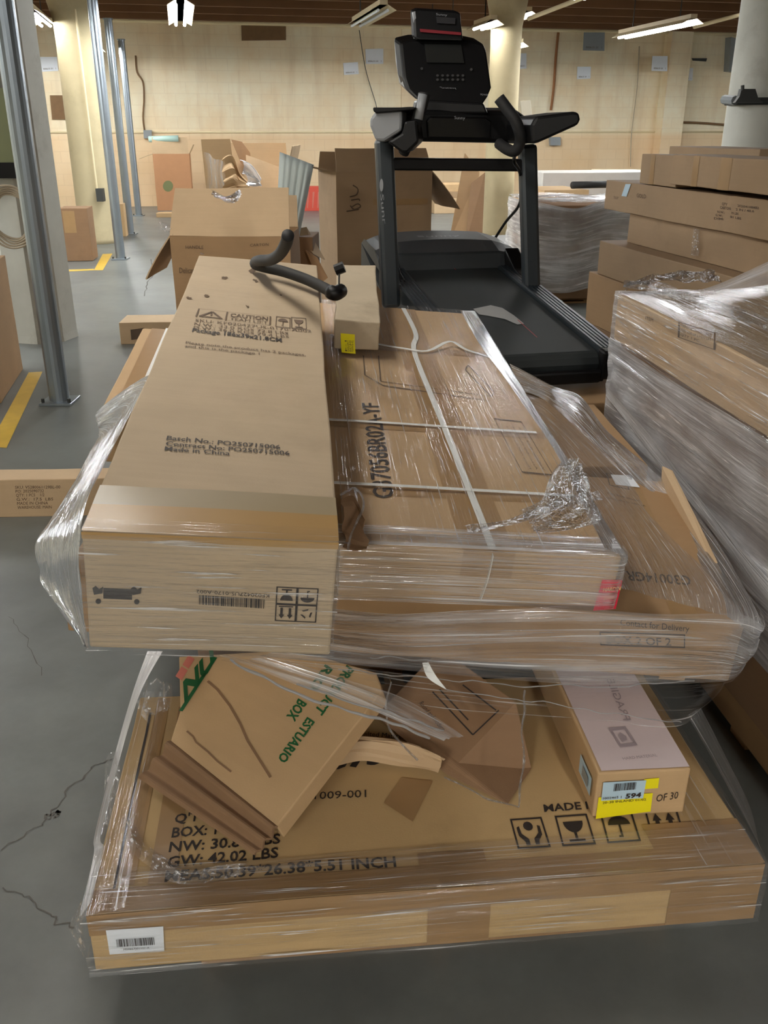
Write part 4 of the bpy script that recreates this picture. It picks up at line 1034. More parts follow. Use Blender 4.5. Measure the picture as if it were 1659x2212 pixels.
# crumples on B's front right
Tb = lambda x, y: B.px('top', x, y) + B.N * .016
Tb = lambda x, y, k=.013: B.px('top', x, y) + B.N * k
obj('crumpled_film', loft([[Tb(*p) for p in ((1120, 1120), (1165, 1085), (1190, 1030), (1215, 1005))], [Tb(*p, .022) for p in ((1140, 1145), (1205, 1110), (1235, 1050), (1245, 1010))], [Tb(*p, .013) for p in ((1160, 1168), (1290, 1140), (1275, 1075), (1262, 1030))]], 60, 40, .010, 22), F_CRUMP, rF)
obj('crumpled_film', loft([[Tb(*p) for p in ((1000, 1150), (1100, 1128), (1200, 1090), (1290, 1070))], [Tb(*p) for p in ((1010, 1160), (1105, 1142), (1215, 1108), (1300, 1090))]], 50, 10, .006, 22), F_CRUMP, rF)
# film loop beside A's front right corner
rope([(738, 1068, 1.70), (760, 1056, 1.72), (780, 1070, 1.71), (782, 1100, 1.68), (760, 1150, 1.62), (748, 1190, 1.60)], .006, F_CRUMP, 30)
# long loose band right of B, from B's edge over C's corner
o1 = [B.p(.70, 1.22, -.01), PD(1190, 832, 3.05), PD(1252, 852, 2.95), PD(1310, 925, 2.72), PD(1400, 1010, 2.48), PD(1475, 1078, 2.34), PD(1560, 1190, 2.02), Cx.p(1.556, .03, -.006), Cx.p(1.556, -.012, .03)]
o3 = [B.p(.705, .98, .0), PD(1180, 868, 2.85), PD(1245, 925, 2.72), PD(1310, 990, 2.55), PD(1385, 1065, 2.38), PD(1440, 1130, 2.22), PD(1520, 1230, 1.95), PD(1560, 1290, 1.80), PD(1570, 1330, 1.67)]
sheet([o1, [a.lerp(b_, .5) for a, b_ in zip(o1, o3)], o3], film('film_loose', .12, .55, .15, .8, su=.9, sv=80), 90, 18, .006, 10)
o4 = [B.p(.71, .75 - .09 * k, .03 + .008 * k) for k in range(9)]
sheet([o3, [a.lerp(b_, .5) for a, b_ in zip(o3, o4)], o4], film('film_thin_wide', .02, .12, .05, .4, lo=.6), 60, 12, .006, 8)
# strands down to G's right edge
sheet([[PD(1485, 1545, 1.62), PD(1540, 1640, 1.55), PD(1600, 1750, 1.45), G.p(1.285, .02, -.01)], [PD(1515, 1530, 1.66), PD(1565, 1630, 1.62), PD(1618, 1740, 1.50), G.p(1.292, .05, .0)]], film('film_strands_dark', .06, .35, .05, .8, su=.8, sv=140), 50, 8, .003, nm='film_strand')

# ================================================================ RIGHT WRAPPED PALLET
ya = math.atan2(.099, 1.0)      # its left side runs along this heading
sd = V3((.099, -1, 0)).normalized(); rt = V3((1, .099, 0)).normalized()
rc = V3((.86, 3.25, 0))         # far left corner
RL = 2.3
RBm = OBox(rc + sd * RL + V3((0, 0, .895)), ya, 0, 0, 1.1, RL, .76); RBm.o = rc + sd * RL + V3((0, 0, .885)); RBm.T = .745
rR, _ = carton(RBm, 'tall dark brown carton under the lidded box on the right pallet', K_D)
RLd = OBox(rc + sd * (RL + .02) - rt * .018 + V3((0, 0, 1.055)), ya, 0, 0, 1.15, RL + .05, .16)
rL_, _ = carton(RLd, 'long tan lidded box on top of the wrapped pallet at right', K_L)
bm = bmesh.new(); LF = lambda x, y: RLd.px('left', x, y); nl_ = -RLd.U
q0, q1, q2 = LF(1465, 728), LF(1546, 757), LF(1466, 694)
for q in frame_polys(.04): put_poly(bm, q, q0, q1, q2, nl_)
for k, s in enumerate(('HANDLE WITH CARE', 'THIS SIDE UP 2 MEN LIFT', 'QTY 1 PC')):
    yb = .72 - .27 * k
    put_text(bm, s, q0.lerp(q1, .08) + (q2 - q0) * yb, q0.lerp(q1, .9 - .3 * (k == 2)) + (q2 - q0) * yb, q0.lerp(q1, .08) + (q2 - q0) * (yb + .16), nl_)
put_text(bm, 'ITEM', LF(1395, 690), LF(1412, 696), LF(1395, 682), nl_)
obj('printed_text', bm, INK_B, rL_)
Rtop = OBox(RLd.p(.75, 1.65, -.17), ya, 0, 0, .55, .6, .16); Rtop.o = RLd.p(.62, 1.5, -.165)
simple_carton(Rtop, 'brown carton lying on the lidded box under the film at right', K_R)
pallet(RBm.p(.03, .05, .745) + V3((0, 0, -.14)), ya, 1.0, RL - .1, 'wooden pallet under the wrapped cartons at right', h=.132)
rF2 = empty('stretch_wrap', rc + sd * 1 + V3((0, 0, .14)), 'clear stretch film around the tall pallet load at right', 'plastic wrap')
def sheet2(rails, mat, nu=60, nv=24, amp=.006, fr=7, par=rF2, nm='film_sheet', seed=None):
    return obj(nm, loft(rails, nu, nv, amp, fr, seed=random.uniform(0, 30) if seed is None else seed), mat, par, smooth=True)
vs_ = [-.04, .4, .9, 1.4, 1.9, RL + .06]
F_PAL = film('film_pallet', .40, .5, .25, .6, su=1.4, sv=26, tint=(.96,.97,.99), glint=.95, lo=.48)
F_PALTOP = film('film_lid', .05, .42, .12, .6, su=1.6, sv=36, lo=.54, tint=(.95,.96,.98), glint=.9)
sheet2([[RLd.p(-.012, v, .165 + .0) for v in vs_], [RBm.p(-.012, v, .12) for v in vs_], [RBm.p(-.02, v, .35 + .1 * v * .3) for v in vs_], [RBm.p(-.015, v, .56) for v in vs_]], F_PAL, 90, 40, .014, 5)
sheet2([[RLd.p(-.010, v, -.008) for v in vs_], [RLd.p(-.012, v, .08) for v in vs_], [RLd.p(-.012, v, .165) for v in vs_]], F_PALTOP, 90, 24, .005, 8)
sheet2([[RLd.p(u, v, -.010 - .17 * max(0, 1 - abs(v - 1.75) / .5) * min(1, max(0, u - .1) / .5)) for v in vs_] for u in (-.008, .1, .3, .55, .8, 1.1)], F_PALTOP, 90, 40, .008, 8)
sheet2([[RLd.p(u, RL + .06, -.01 - .15 * (u > .5)) for u in (-.01, .3, .7, 1.1)], [RLd.p(u, RL + .065, .3) for u in (-.01, .3, .7, 1.1)], [RLd.p(u + .02, RL + .06, .7) for u in (-.01, .3, .7, 1.1)]], F_PAL, 40, 24, .01)
# crumpled ridges on the top and the white bands
Tt = lambda x, y, k=.02: PP(x, y, RLd.o, RLd.N) + RLd.N * k
crumple([Tt(*p) for p in ((1345, 632), (1400, 640), (1480, 665), (1560, 690), (1659, 730))], [Tt(*p) for p in ((1355, 622), (1420, 625), (1500, 648), (1580, 676), (1659, 705))], amp=.012, par=rF2)
crumple([Tt(*p) for p in ((1345, 628), (1420, 610), (1470, 600), (1530, 595))], [Tt(*p) for p in ((1350, 634), (1440, 618), (1500, 618), (1560, 622))], amp=.02, par=rF2)
sheet2([[RBm.p(-.035, v, .16 + .12 * (2.3 - v)) for v in (.2, .7, 1.2, 1.7, 2.3)], [RBm.p(-.035, v, .20 + .13 * (2.3 - v)) for v in (.2, .7, 1.2, 1.7, 2.3)]], F_WHITE, 60, 6, .01, 9, nm='film_strand')
sheet2([[RBm.p(-.036, v, .26 + .11 * (2.3 - v)) for v in (.2, .7, 1.2, 1.7, 2.3)], [RBm.p(-.036, v, .30 + .13 * (2.3 - v)) for v in (.2, .7, 1.2, 1.7, 2.3)]], F_BAND, 60, 6, .01, 9, nm='film_strand')

# ================================================================ TREADMILL AND WHAT IT STANDS ON
Kb = OBox((.30, 3.36, .60), .2, 0, 0, .85, 1.9, .60)
simple_carton(Kb, 'large brown carton on the floor that the treadmill stands on', K_C)
Eb = OBox((.22, 2.60, .64), .05, .02, 0, .60, .64, .64)
simple_carton(Eb, 'brown carton behind the load, in front of the treadmill', K_C)

f_ = V3((-.21, 1, .12)).normalized(); r_ = V3((1, .21, 0)).normalized(); u_ = r_.cross(f_).normalized()
TO = V3((.63, 3.55, .762))
def TL(t, s, n_): return TO + r_ * t + f_ * s + u_ * n_
rT = empty('treadmill', V3((.5, 4.3, .6)), 'black and graphite treadmill with console standing on a carton', 'treadmill')
def tb(nm, t0, t1, s0, s1, n0, n1, mat, bev=.006, bm=None, fin=True):
    bm = bm or bmesh.new()
    P = [TL(t, s, n_) for n_ in (n0, n1) for t, s in ((t0, s0), (t1, s0), (t1, s1), (t0, s1))]
    vs = [bm.verts.new(p) for p in P]
    for q in ((3, 2, 1, 0), (4, 5, 6, 7), (0, 1, 5, 4), (1, 2, 6, 5), (2, 3, 7, 6), (3, 0, 4, 7)): bm.faces.new([vs[i] for i in q])
    return obj(nm, bm, mat, rT, bev=bev) if fin else bm
# belt: rounded over the rear roller
bm = bmesh.new(); prof = [(s, .0) for s in (1.42, 1.2, .9, .6, .3, .05)] + [(.05 - .045 * math.sin(a), -.045 + .045 * math.cos(a)) for a in (.4, .9, 1.5, 2.1, 2.7)] + [(.1, -.09), (1.4, -.09)]
add_grid(bm, lambda a, b: TL(-.25 + .5 * a, *prof[int(round(b * (len(prof) - 1)))]), 4, len(prof) - 1)
belt = obj('belt', bm, M_BELT, rT, smooth=False)
bm = bmesh.new()
for (a, b_, wd) in (((1072, 735), (1158, 728), .0),):
    pass
nb = u_
def on_belt(x, y): return PP(x, y, TO, u_)
def blob(pts, off): bm.faces.new([bm.verts.new(on_belt(*p) + u_ * off) for p in pts])
blob([(1022, 668), (1060, 660), (1085, 666), (1110, 682), (1132, 700), (1118, 702), (1090, 690), (1060, 684), (1035, 680)], .002)
o = obj('dust_smear', bm, M_DUST, rT); o.parent = belt
bm = bmesh.new()
for a, b_ in (((1118, 692), (1160, 730)), ((966, 567), (985, 584))):
    a, b_ = on_belt(*a), on_belt(*b_); s = (b_ - a).cross(u_).normalized() * .002; bm.faces.new([bm.verts.new(p + u_ * .003) for p in (a - s, a + s, b_ + s, b_ - s)])
o = obj('red_line', bm, INK_RED if False else plain('red_thread', (150, 40, 44), .6), rT); o.parent = belt
# deck, rails with ridges
tb('deck_frame', -.33, .33, .06, 1.45, -.115, -.10, M_BLACK)
for sg in (-1, 1):
    bm = bmesh.new()
    t0, t1 = (.255, .355)
    a = bmesh.new()
    def q(t0, t1, s0, s1, n0, n1): tb('x', sg * t0, sg * t1, s0, s1, n0, n1, None, bm=bm, fin=False)
    q(.255, .355, .02, 1.35, -.10, .012)
    for k in range(5): q(.262 + .018 * k, .272 + .018 * k, .03, 1.34, .012, .018)
    obj('side_rail', bm, M_GRAPH, rT)
    tb('end_cap', sg * .25, sg * .36, -.03, .03, -.10, .02, M_BLACK, .01)
tb('rear_cover', -.25, .25, -.035, -.004, -.11, -.055, M_BLACK, .01)
for sg in (-1, 1): tb('foot', sg * .27, sg * .33, .1, .2, -.16, -.10, M_BLACK)
# motor hood
bm = bmesh.new()
prof = [(1.36, .0), (1.40, .075), (1.50, .10), (1.78, .085), (1.86, .03), (1.86, -.10), (1.36, -.10)]
def hood(a, b):
    t = -.385 + .77 * a; s, n_ = prof[int(round(b * (len(prof) - 1)))]
    k = 1 - .3 * max(0, abs(a - .5) * 2 - .75) / .25
    return TL(t, s + .10 * (1 - (2 * a - 1) ** 2) * (1 if s > 1.45 else -.0), n_ * k if n_ > 0 else n_)
add_grid(bm, hood, 14, len(prof) - 1)
bmesh.ops.holes_fill(bm, edges=bm.edges, sides=40)
obj('motor_hood', bm, M_GRAPH if False else plain('hood_plastic', (44, 48, 50), .45), rT, bev=.01)
bm = bmesh.new()
put_text(bm, 'Sunny', TL(-.12, 1.62, .10), TL(.12, 1.62, .10), TL(-.12, 1.66, .098), u_, off=.01, amp=0); obj('hood_print', bm, M_DUST, rT)
for sg in (-1, 1):
    bm = bmesh.new()
    P = [TL(sg * t, s, n_) for s, t, n_ in ((1.40, .30, -.09), (1.40, .30, .095), (1.22, .30, .03), (1.10, .30, .015), (1.10, .30, -.09))]
    obj('hood_shoulder', prism(P, r_ * (sg * .08)), M_BLACK, rT, bev=.008)
# uprights
UL0, UR0 = PD(845, 655, 4.42), PD(1150, 598, 4.56)
HT = 1.55
def up_post(x, y, z0, x1, y1, z1): 
    a, b_ = V3((x, y, z0)), V3((x1, y1, z1))
    return bar(a, b_, .085, .065, up=f_)
UL0.z = .80; UR0.z = .84
ULt = PD(829, 300, 4.46); URt = PD(1139, 312, 4.60)
obj('upright', up_post(*UL0, *ULt), M_GRAPH, rT, bev=.018)
pst = rT.children[-1] if rT.children else None
obj('upright', up_post(*UR0, *URt), M_GRAPH, rT, bev=.018)
ca = PD(835, 354, 4.46); cb = PD(1150, 357, 4.60)
obj('crossbar', bar(ca, cb, .05, .055), M_BLACK, rT, bev=.008)
# lettering up the left post
bm = bmesh.new(); pn = V3((-.02, -1, -.02)).normalized()
pd_ = 4.46 - .055
tl = lambda x, y: PD(x, y, pd_)
put_poly(bm, circ(0, 0, 1, 16), tl(824, 400), tl(828, 400), tl(824, 386), pn, off=0, amp=0)
put_text(bm, 'Sunny', tl(821, 420), tl(829, 505), tl(829, 419), pn, off=0, amp=0)
obj('post_lettering', bm, M_GREYP, rT)
# hub between the posts, arm rests
hb = bmesh.new()
pts = [(866, 240), (900, 238), (1120, 240), (1150, 262), (1163, 305), (1140, 312), (1060, 310), (860, 306), (820, 306), (845, 275)]
P = [PD(x, y, 4.42 + (x - 840) / 310 * .14) for x, y in pts]
obj('console_base', prism(P, f_ * .16), M_BLACK, rT, bev=.02)
tray = [PD(x, y, 4.40 + (x - 840) / 310 * .14) for x, y in ((930, 252), (1050, 254), (1062, 262), (1060, 300), (925, 298), (922, 262))]
obj('tray_panel', prism(tray, f_ * .03), M_SCREEN, rT, bev=.006)
bm = bmesh.new(); tq = lambda x, y: PD(x, y, 4.38 + (x - 840) / 310 * .14)
put_text(bm, 'Sunny', tq(981, 257), tq(1004, 258), tq(981, 250), -f_, off=.004, amp=0); obj('brand_print', bm, M_GREYP, rT)
# left arm: grey pod pointing to the viewer, dark pad on top
la = [PD(x, y, 4.2) for x, y in ((812, 240), (868, 236), (869, 256), (868, 282), (830, 306), (812, 305), (799, 272), (799, 256))]
obj('arm_pod', prism(la, V3((.03, .3, 0))), M_GREYP, rT, bev=.012, label='silver grey arm end')
la2 = [PD(x, y, 4.185) for x, y in ((836, 307), (868, 288), (874, 262), (900, 258), (905, 306), (880, 330), (868, 330))]
obj('arm_underside', prism(la2, V3((.03, .26, 0))), M_BLACK, rT, bev=.01)
lp_ = [PD(x, y, 4.18) for x, y in ((805, 232), (900, 232), (890, 238), (812, 245), (806, 240))]
obj('arm_pad', prism(lp_, V3((.04, .34, 0))), M_BLACK, rT, bev=.006)
ra = [PD(x, y, 4.22) for x, y in ((1158, 252), (1240, 241), (1252, 243), (1255, 258), (1250, 270), (1165, 308), (1150, 312), (1148, 270))]
obj('arm_pod', prism(ra, V3((-.07, .32, 0))), M_BLACK, rT, bev=.012)
# pulse handles
def hnd(pts, nm='grip_handle'):
    obj(nm, tube(spline([PD(*p) for p in pts], 30), .025, 12), M_FOAM, rT, smooth=True)
hnd([(916, 203, 4.25), (912, 225, 4.24), (903, 250, 4.24), (897, 275, 4.27), (890, 300, 4.32), (878, 318, 4.38), (872, 330, 4.4)])
hnd([(1078, 212, 4.30), (1095, 235, 4.29), (1112, 258, 4.28), (1122, 285, 4.29), (1124, 305, 4.31), (1113, 326, 4.33), (1095, 322, 4.38), (1078, 310, 4.44)])
bm = tube([PD(914, 204, 4.23), PD(904, 258, 4.22)], .019, 10); obj('pulse_sensor', bm, M_GREYP, rT, smooth=True)
# console head
cn = [(864, 92), (895, 85), (1000, 84), (1045, 94), (1052, 112), (1063, 190), (1055, 210), (1043, 228), (925, 226), (900, 215), (880, 195), (872, 170)]
def cd(y): return 4.50 + (228 - y) * .0011
P = [PD(x, y, cd(y)) for x, y in cn]
obj('console', prism(P, V3((-.03, .10, .03))), M_BLACK, rT, bev=.012)
P = [PD(x, y, cd(y) + .03) for x, y in ((861, 92), (866, 90), (884, 194), (898, 214), (872, 188), (864, 140))]
obj('console_trim', prism(P, V3((-.02, .09, .02))), M_GREYP, rT, bev=.005, label='grey side trim')
cq = lambda x, y, o_=.012: PD(x, y, cd(y) - o_)
obj('screen', prism([cq(*p) for p in ((917, 95), (996, 97), (1003, 136), (922, 135))], V3((0, .012, 0))), plain('lcd_grey', (34, 35, 34), .3), rT)
bm = bmesh.new()
for i in range(6):
    for j in range(2):
        x, y = 945 + i * 11, 163 + j * 9
        put_poly(bm, circ(0, 0, 1, 10), cq(x, y), cq(x + 3, y), cq(x, y - 2.6), V3((0, -1, 0)), off=0, amp=0)
put_poly(bm, circ(0, 0, 1, 10), cq(911, 148), cq(914, 148), cq(911, 145), V3((0, -1, 0)), off=0, amp=0); put_poly(bm, circ(0, 0, 1, 10), cq(1018, 150), cq(1021, 150), cq(1018, 147), V3((0, -1, 0)), off=0, amp=0)
obj('button_print', bm, plain('button_grey', (60, 60, 60), .5), rT)
bm = bmesh.new(); put_text(bm, 'Sunny', cq(955, 191), cq(988, 192), cq(948, 187), V3((0, -1, 0)), off=0, amp=0)
put_text(bm, 'POWER', cq(1038, 206), cq(1055, 207), cq(1038, 202), V3((0, -1, 0)), off=0, amp=0); obj('console_print', bm, M_GREYP, rT)
obj('console_neck', prism([PD(x, y, 4.49) for x, y in ((905, 215), (1045, 222), (1056, 246), (900, 246))], V3((-.02, .12, 0))), M_BLACK, rT, bev=.01)
# tablet rest above
tp = [(893, 24), (904, 19), (985, 24), (995, 28), (1001, 88), (905, 86), (896, 82)]
P = [PD(x, y, 4.60 + (90 - y) * .0006) for x, y in tp]
obj('display_panel', prism(P, V3((-.015, .05, .01))), M_BLACK, rT, bev=.008)
dq = lambda x, y: PD(x, y, 4.588 + (90 - y) * .0006)
obj('display_stripe', prism([dq(907, 62), dq(996, 70), dq(996, 76), dq(908, 69)], V3((0, .008, 0))), M_REDDISH, rT, label='dark red stripe')
obj('display_screen', prism([dq(942, 36), dq(984, 39), dq(983, 52), dq(944, 50)], V3((0, .008, 0))), plain('lcd_dim', (46, 46, 48), .3), rT)
bm = bmesh.new(); put_text(bm, 'Sunny', dq(942, 33), dq(966, 35), dq(942, 28), V3((0, -1, 0)), off=.003, amp=0); obj('display_print', bm, M_GREYP, rT)
P = [PD(x, y, 4.63) for x, y in ((892, 26), (897, 24), (903, 84), (896, 82))]
obj('display_trim', prism(P, V3((-.005, .04, 0))), M_GREYP, rT)
# hanging cord
obj('power_cord', tube(spline([PD(*p) for p in ((1112, 332, 4.34), (1111, 350, 4.34), (1122, 370, 4.52), (1128, 405, 4.8), (1120, 445, 5.1), (1092, 480, 5.4), (1066, 520, 5.6))], 40), .008, 8), M_BLACK, rT, smooth=True)

# ================================================================ BOX STACK AT RIGHT
ryaw = math.atan2(.194, 1.0)
sdir = V3((.194, -1, 0)).normalized()
def stackbox(d_far, z0, z1, length, width, dx, label, mat, tilt=0.0, cls=None):
    """carton whose long left side runs along sdir; far-left corner at distance d_far"""
    far = V3((1.39 + .194 * (6 - d_far) + dx, d_far, z1)); o = far + sdir * length
    b = OBox(o, ryaw, tilt, 0, width, length, z1 - z0); b.o = o - V3((0, 0, tilt * length))
    return b
b = stackbox(6.0, 1.135, 1.305, 2.4, .42, 0, '', None); R2 = b
r_2, _ = carton(b, 'long brown carton with a blue label and small print in the right stack', K_R)
bm = bmesh.new(); LF = lambda x, y: R2.px('left', x, y); nl_ = -R2.U
for s, a, c_, h in (('QTY', (1560, 443), (1572, 445), 6), ('CARTON:', (1556, 451), (1580, 454), 6), ('20260411004B2', (1594, 447), (1640, 452), 5), ('2 IN / 40.6', (1590, 455), (1630, 459), 5), ('N.W.:', (1550, 460), (1566, 462), 5), ('G.W.:', (1546, 467), (1562, 469), 5), ('DIM:', (1543, 474), (1564, 476), 5), ('79 LBS', (1580, 463), (1596, 465), 5), ('81 LBS', (1578, 471), (1602, 475), 5)):
    put_text(bm, s, LF(*a), LF(*c_), LF(a[0], a[1] - h), nl_, bold=.02)
put_text(bm, 'GOLD', LF(1376, 427), LF(1396, 429), LF(1376, 418), nl_); put_text(bm, 'TOP', LF(1326, 430), LF(1336, 431), LF(1326, 424), nl_)
obj('printed_text', bm, INK_B, r_2)
bm = bmesh.new(); strip(bm, [LF(1352, 398), LF(1364, 398), LF(1354, 425), LF(1343, 424)], nl_, .004); obj('paper_label', bm, PAPER_BLUE, r_2, label='pale blue label')
b = stackbox(5.55, 1.31, 1.468, .43, .36, -.0, '', None)
r_1, _ = carton(b, 'brown carton with taped end, second from top of the right stack', K_R); tape_on(r_1, b, [('left', R4(.26, 0, .31, .158))])
b = stackbox(5.10, 1.33, 1.475, 2.0, .30, -.045, '', None)
b.o.z += .0
r_0, _ = carton(b, 'long brown carton with tape bands, nearest on top of the right stack', K_R); tape_on(r_0, b, [('left', R4(1.42, 0, 1.52, .145)), ('left', R4(1.0, 0, 1.08, .145)), ('left', R4(1.72, 0, 1.78, .145))])
b = stackbox(6.1, 1.31, 1.50, 1.0, .3, .42, '', None)
simple_carton(b, 'brown carton at the back on top of the right stack, holding a black strip', K_R)
tag(obj('rubber_strip', tube(spline([PD(1505, 329, 5.9), PD(1540, 328, 5.85), PD(1575, 338, 5.8)], 12), .012, 8), M_BLACK, None, smooth=True), 'black rubber strip lying on top of the right stack', 'strip')
b = stackbox(5.70, .965, 1.133, 2.3, .5, .03, '', None); R3 = b
r_3, _ = carton(b, 'brown carton with crinkled clear tape, middle of the right stack', K_R)
obj('crumpled_film', loft([[R3.px('left', x, y) - R3.U * .01 for x, y in ((1502, 495), (1498, 520), (1494, 550))], [R3.px('left', x, y) - R3.U * .02 for x, y in ((1510, 493), (1507, 520), (1506, 552))], [R3.px('left', x, y) - R3.U * .01 for x, y in ((1517, 495), (1514, 520), (1513, 553))]], 20, 8, .008, 30), F_CRUMP, r_3)
b = stackbox(5.80, .765, .963, 2.3, .6, -.09, '', None)
simple_carton(b, 'brown carton jutting out below the crinkled-tape carton in the right stack', K_R)
b = stackbox(5.9, .45, .763, 2.2, .7, -.10, '', None)
r_5, _ = carton(b, 'brown taped carton low in the right stack beside the treadmill rail', K_C); tape_on(r_5, b, [('left', R4(1.5, 0, 1.62, .31))])
b = stackbox(5.9, .15, .448, 2.2, .7, -.10, '', None)
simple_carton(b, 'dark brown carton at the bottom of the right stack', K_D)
pallet(b.p(.02, .0, .298) - V3((0, 0, .15)), ryaw, .66, 2.1, 'wooden pallet under the right box stack', h=.149)

# ================================================================ MID AND FAR BOXES
# open carton behind the long top box
O1 = OBox(PH(368, 510, 1.14), -.02, 0, .0, .555, .42, 1.14)
r = open_carton(O1, 'open tan carton with raised front flap, right behind the long top box', K_C, [('front', -.55, .24), ('left', 2.55, .24), ('back', .4, .16)], inside=K_L)
r.children[0]
bm = bmesh.new(); FR = lambda x, y: O1.px('front', x, y); nf_ = -O1.V
put_text(bm, 'Delicate', FR(388, 590), FR(425, 590), FR(388, 578), nf_, off=.006); put_text(bm, 'HANDLE', FR(402, 537), FR(440, 537), FR(402, 530), nf_, off=.006); put_text(bm, 'CARTON', FR(540, 532), FR(580, 530), FR(540, 526), nf_, off=.006)
obj('printed_text', bm, INK_B, r)
fr = empty('plastic_scrap', PD(485, 425, 4.3), 'scrap of clear film caught on top of the raised flap', 'plastic wrap')
obj('film', loft([[PD(455, 414, 4.34), PD(485, 420, 4.3), PD(520, 412, 4.34)], [PD(470, 425, 4.2), PD(500, 440, 4.18), PD(515, 425, 4.2)]], 20, 10, .02, 30), F_CRUMP, fr)
obj('film', loft([[PD(345, 492, 4.4), PD(356, 500, 4.4), PD(370, 505, 4.38)], [PD(350, 485, 4.42), PD(362, 486, 4.4), PD(372, 488, 4.4)]], 14, 8, .03, 30), F_CRUMP, fr)
# ribbed foam pad
bm = bmesh.new()
c0, c1, c2, c3 = PD(604, 328, 5.15), PD(678, 356, 5.15), PD(644, 524, 5.0), PD(596, 508, 5.0)
base = [c0, c1, c2, c3]; nn = (c1 - c0).cross(c3 - c0).normalized(); nn = nn if nn.y < 0 else -nn
N_ = 36
def padf(a, b, side):
    p = c0.lerp(c1, a).lerp(c3.lerp(c2, a), b); rib = abs(math.sin(a * math.pi * 5)) ** .6
    ed = min(1, 6 * min(a, 1 - a)) ** .5 * min(1, 10 * min(b, 1 - b)) ** .5
    return p + nn * (.045 + .018 * rib) * ed * side
add_grid(bm, lambda a, b: padf(a, b, 1), N_, 12); add_grid(bm, lambda a, b: padf(a, b, -1), N_, 12)
bmesh.ops.remove_doubles(bm, verts=bm.verts, dist=.0005)
tag(obj('foam_pad', bm, M_FOAMPAD, None, smooth=True), 'grey ribbed pad standing on end beside the open tan carton', 'pad')
b = OBox(PD(598, 512, 4.98), -.05, 0, 0, .19, .3, .8); b.T = b.o.z
simple_carton(b, 'brown carton under the grey ribbed pad', K_D)
# loose flap pieces near its right
q = [PD(635, 497, 5.1), PD(655, 490, 5.1), PD(702, 565, 5.0), PD(700, 578, 5.0)]
bm = prism([PD(637, 497, 5.1), PD(662, 492, 5.15), PD(702, 562, 5.0), PD(676, 548, 4.95)], V3((0, .008, .004)))
tag(obj('cardboard_flap', bm, K_L, None), 'loose pale cardboard flap between the grey pad and the big open box', 'cardboard')
bm = prism([PD(660, 540, 4.9), PD(685, 556, 4.9), PD(708, 600, 4.85), PD(690, 615, 4.85)], V3((0, .008, 0)))
tag(obj('cardboard_flap', bm, K_IN, None), 'dark cardboard flap standing behind the end of the long top box', 'cardboard')

# big open box left of treadmill
O2 = OBox(PD(726, 372, 6.6), .06, 0, 0, .68, .62, 1.3); O2.T = O2.o.z
O2 = OBox(O2.o, .27, 0, 0, .69, .60, O2.o.z)
r = open_carton(O2, 'big open carton with marker scrawl, left of the treadmill', K_R, [('front', -.62, .18), ('right', 2.45, .34), ('back', -.1, .12), ('left', 1.35, .2)], inside=K_R)
bm = bmesh.new(); nf_ = -O2.V
for st in ([(762, 400), (772, 408), (769, 420), (755, 425)], [(758, 432), (774, 430), (776, 434)], [(756, 444), (764, 452), (778, 446), (772, 440), (760, 446)], [(748, 456), (774, 452)]):
    S = spline([O2.px('front', *p) - O2.V * .008 for p in st], 16); tube(S, .004, 5, bm)
obj('marker_writing', bm, INK_B, r)
tape_on(r, O2, [('front', R4(.26, .18, .66, .22))], off=.008)
# pile of opened cartons further back
O3 = OBox(PD(440, 415, 9.0), -.02, 0, 0, .72, .7, .9); O3.T = O3.o.z
r = open_carton(O3, 'opened carton full of torn paper and film, far left behind the raised flap', K_L, [('back', .05, .42), ('right', .3, .42)], inside=K_L)
obj('flap', prism([PD(x, y, d) for x, y, d in ((434, 301, 9.1), (497, 300, 9.1), (512, 412, 9.0), (446, 413, 9.0))], (0, .01, 0)), K_E, r)
obj('flap', prism([PD(x, y, d) for x, y, d in ((499, 301, 9.15), (522, 306, 9.3), (540, 330, 9.4), (545, 372, 9.3), (520, 352, 9.15))], (0, .01, 0)), K_IN, r)
P1 = OBox(PD(520, 330, 9.3), .35, -.6, .4, .45, .25, .35)
bm = P1.bm(.01)
tag(obj('cardboard_box', bm, K_L, None), 'tan carton lying tipped open on the far pile', 'box')
rk = [tag(obj('crumpled_paper', loft([[PD(x, y, 8.9) for x, y in a], [PD(x, y, 8.7) for x, y in b_]], 24, 12, .05, 9), mt, None), lb, 'paper') for a, b_, mt, lb in (
    (((480, 350), (500, 340), (515, 372), (540, 395)), ((485, 405), (505, 400), (520, 408), (535, 410)), K_E, 'crumpled brown paper in the far opened carton'),)]
tag(obj('plastic_bag', loft([[PD(x, y, 8.75) for x, y in ((520, 350), (540, 360), (560, 385))], [PD(x, y, 8.65) for x, y in ((535, 400), (550, 402), (565, 404))]], 24, 14, .05, 10), F_WHITE, None, smooth=True), 'crumpled clear plastic on the far pile of cartons', 'plastic wrap')
fw = empty('stretch_wrap', PD(470, 410, 8.8), 'loose clear film on the side of the far opened carton', 'plastic wrap')
obj('film_sheet', loft([[PD(x, y, 8.95) for x, y in ((440, 330), (447, 370), (445, 412))], [PD(x, y, 8.9) for x, y in ((490, 352), (485, 380), (500, 412))]], 24, 14, .02, 8), F_BAND, fw, smooth=True)
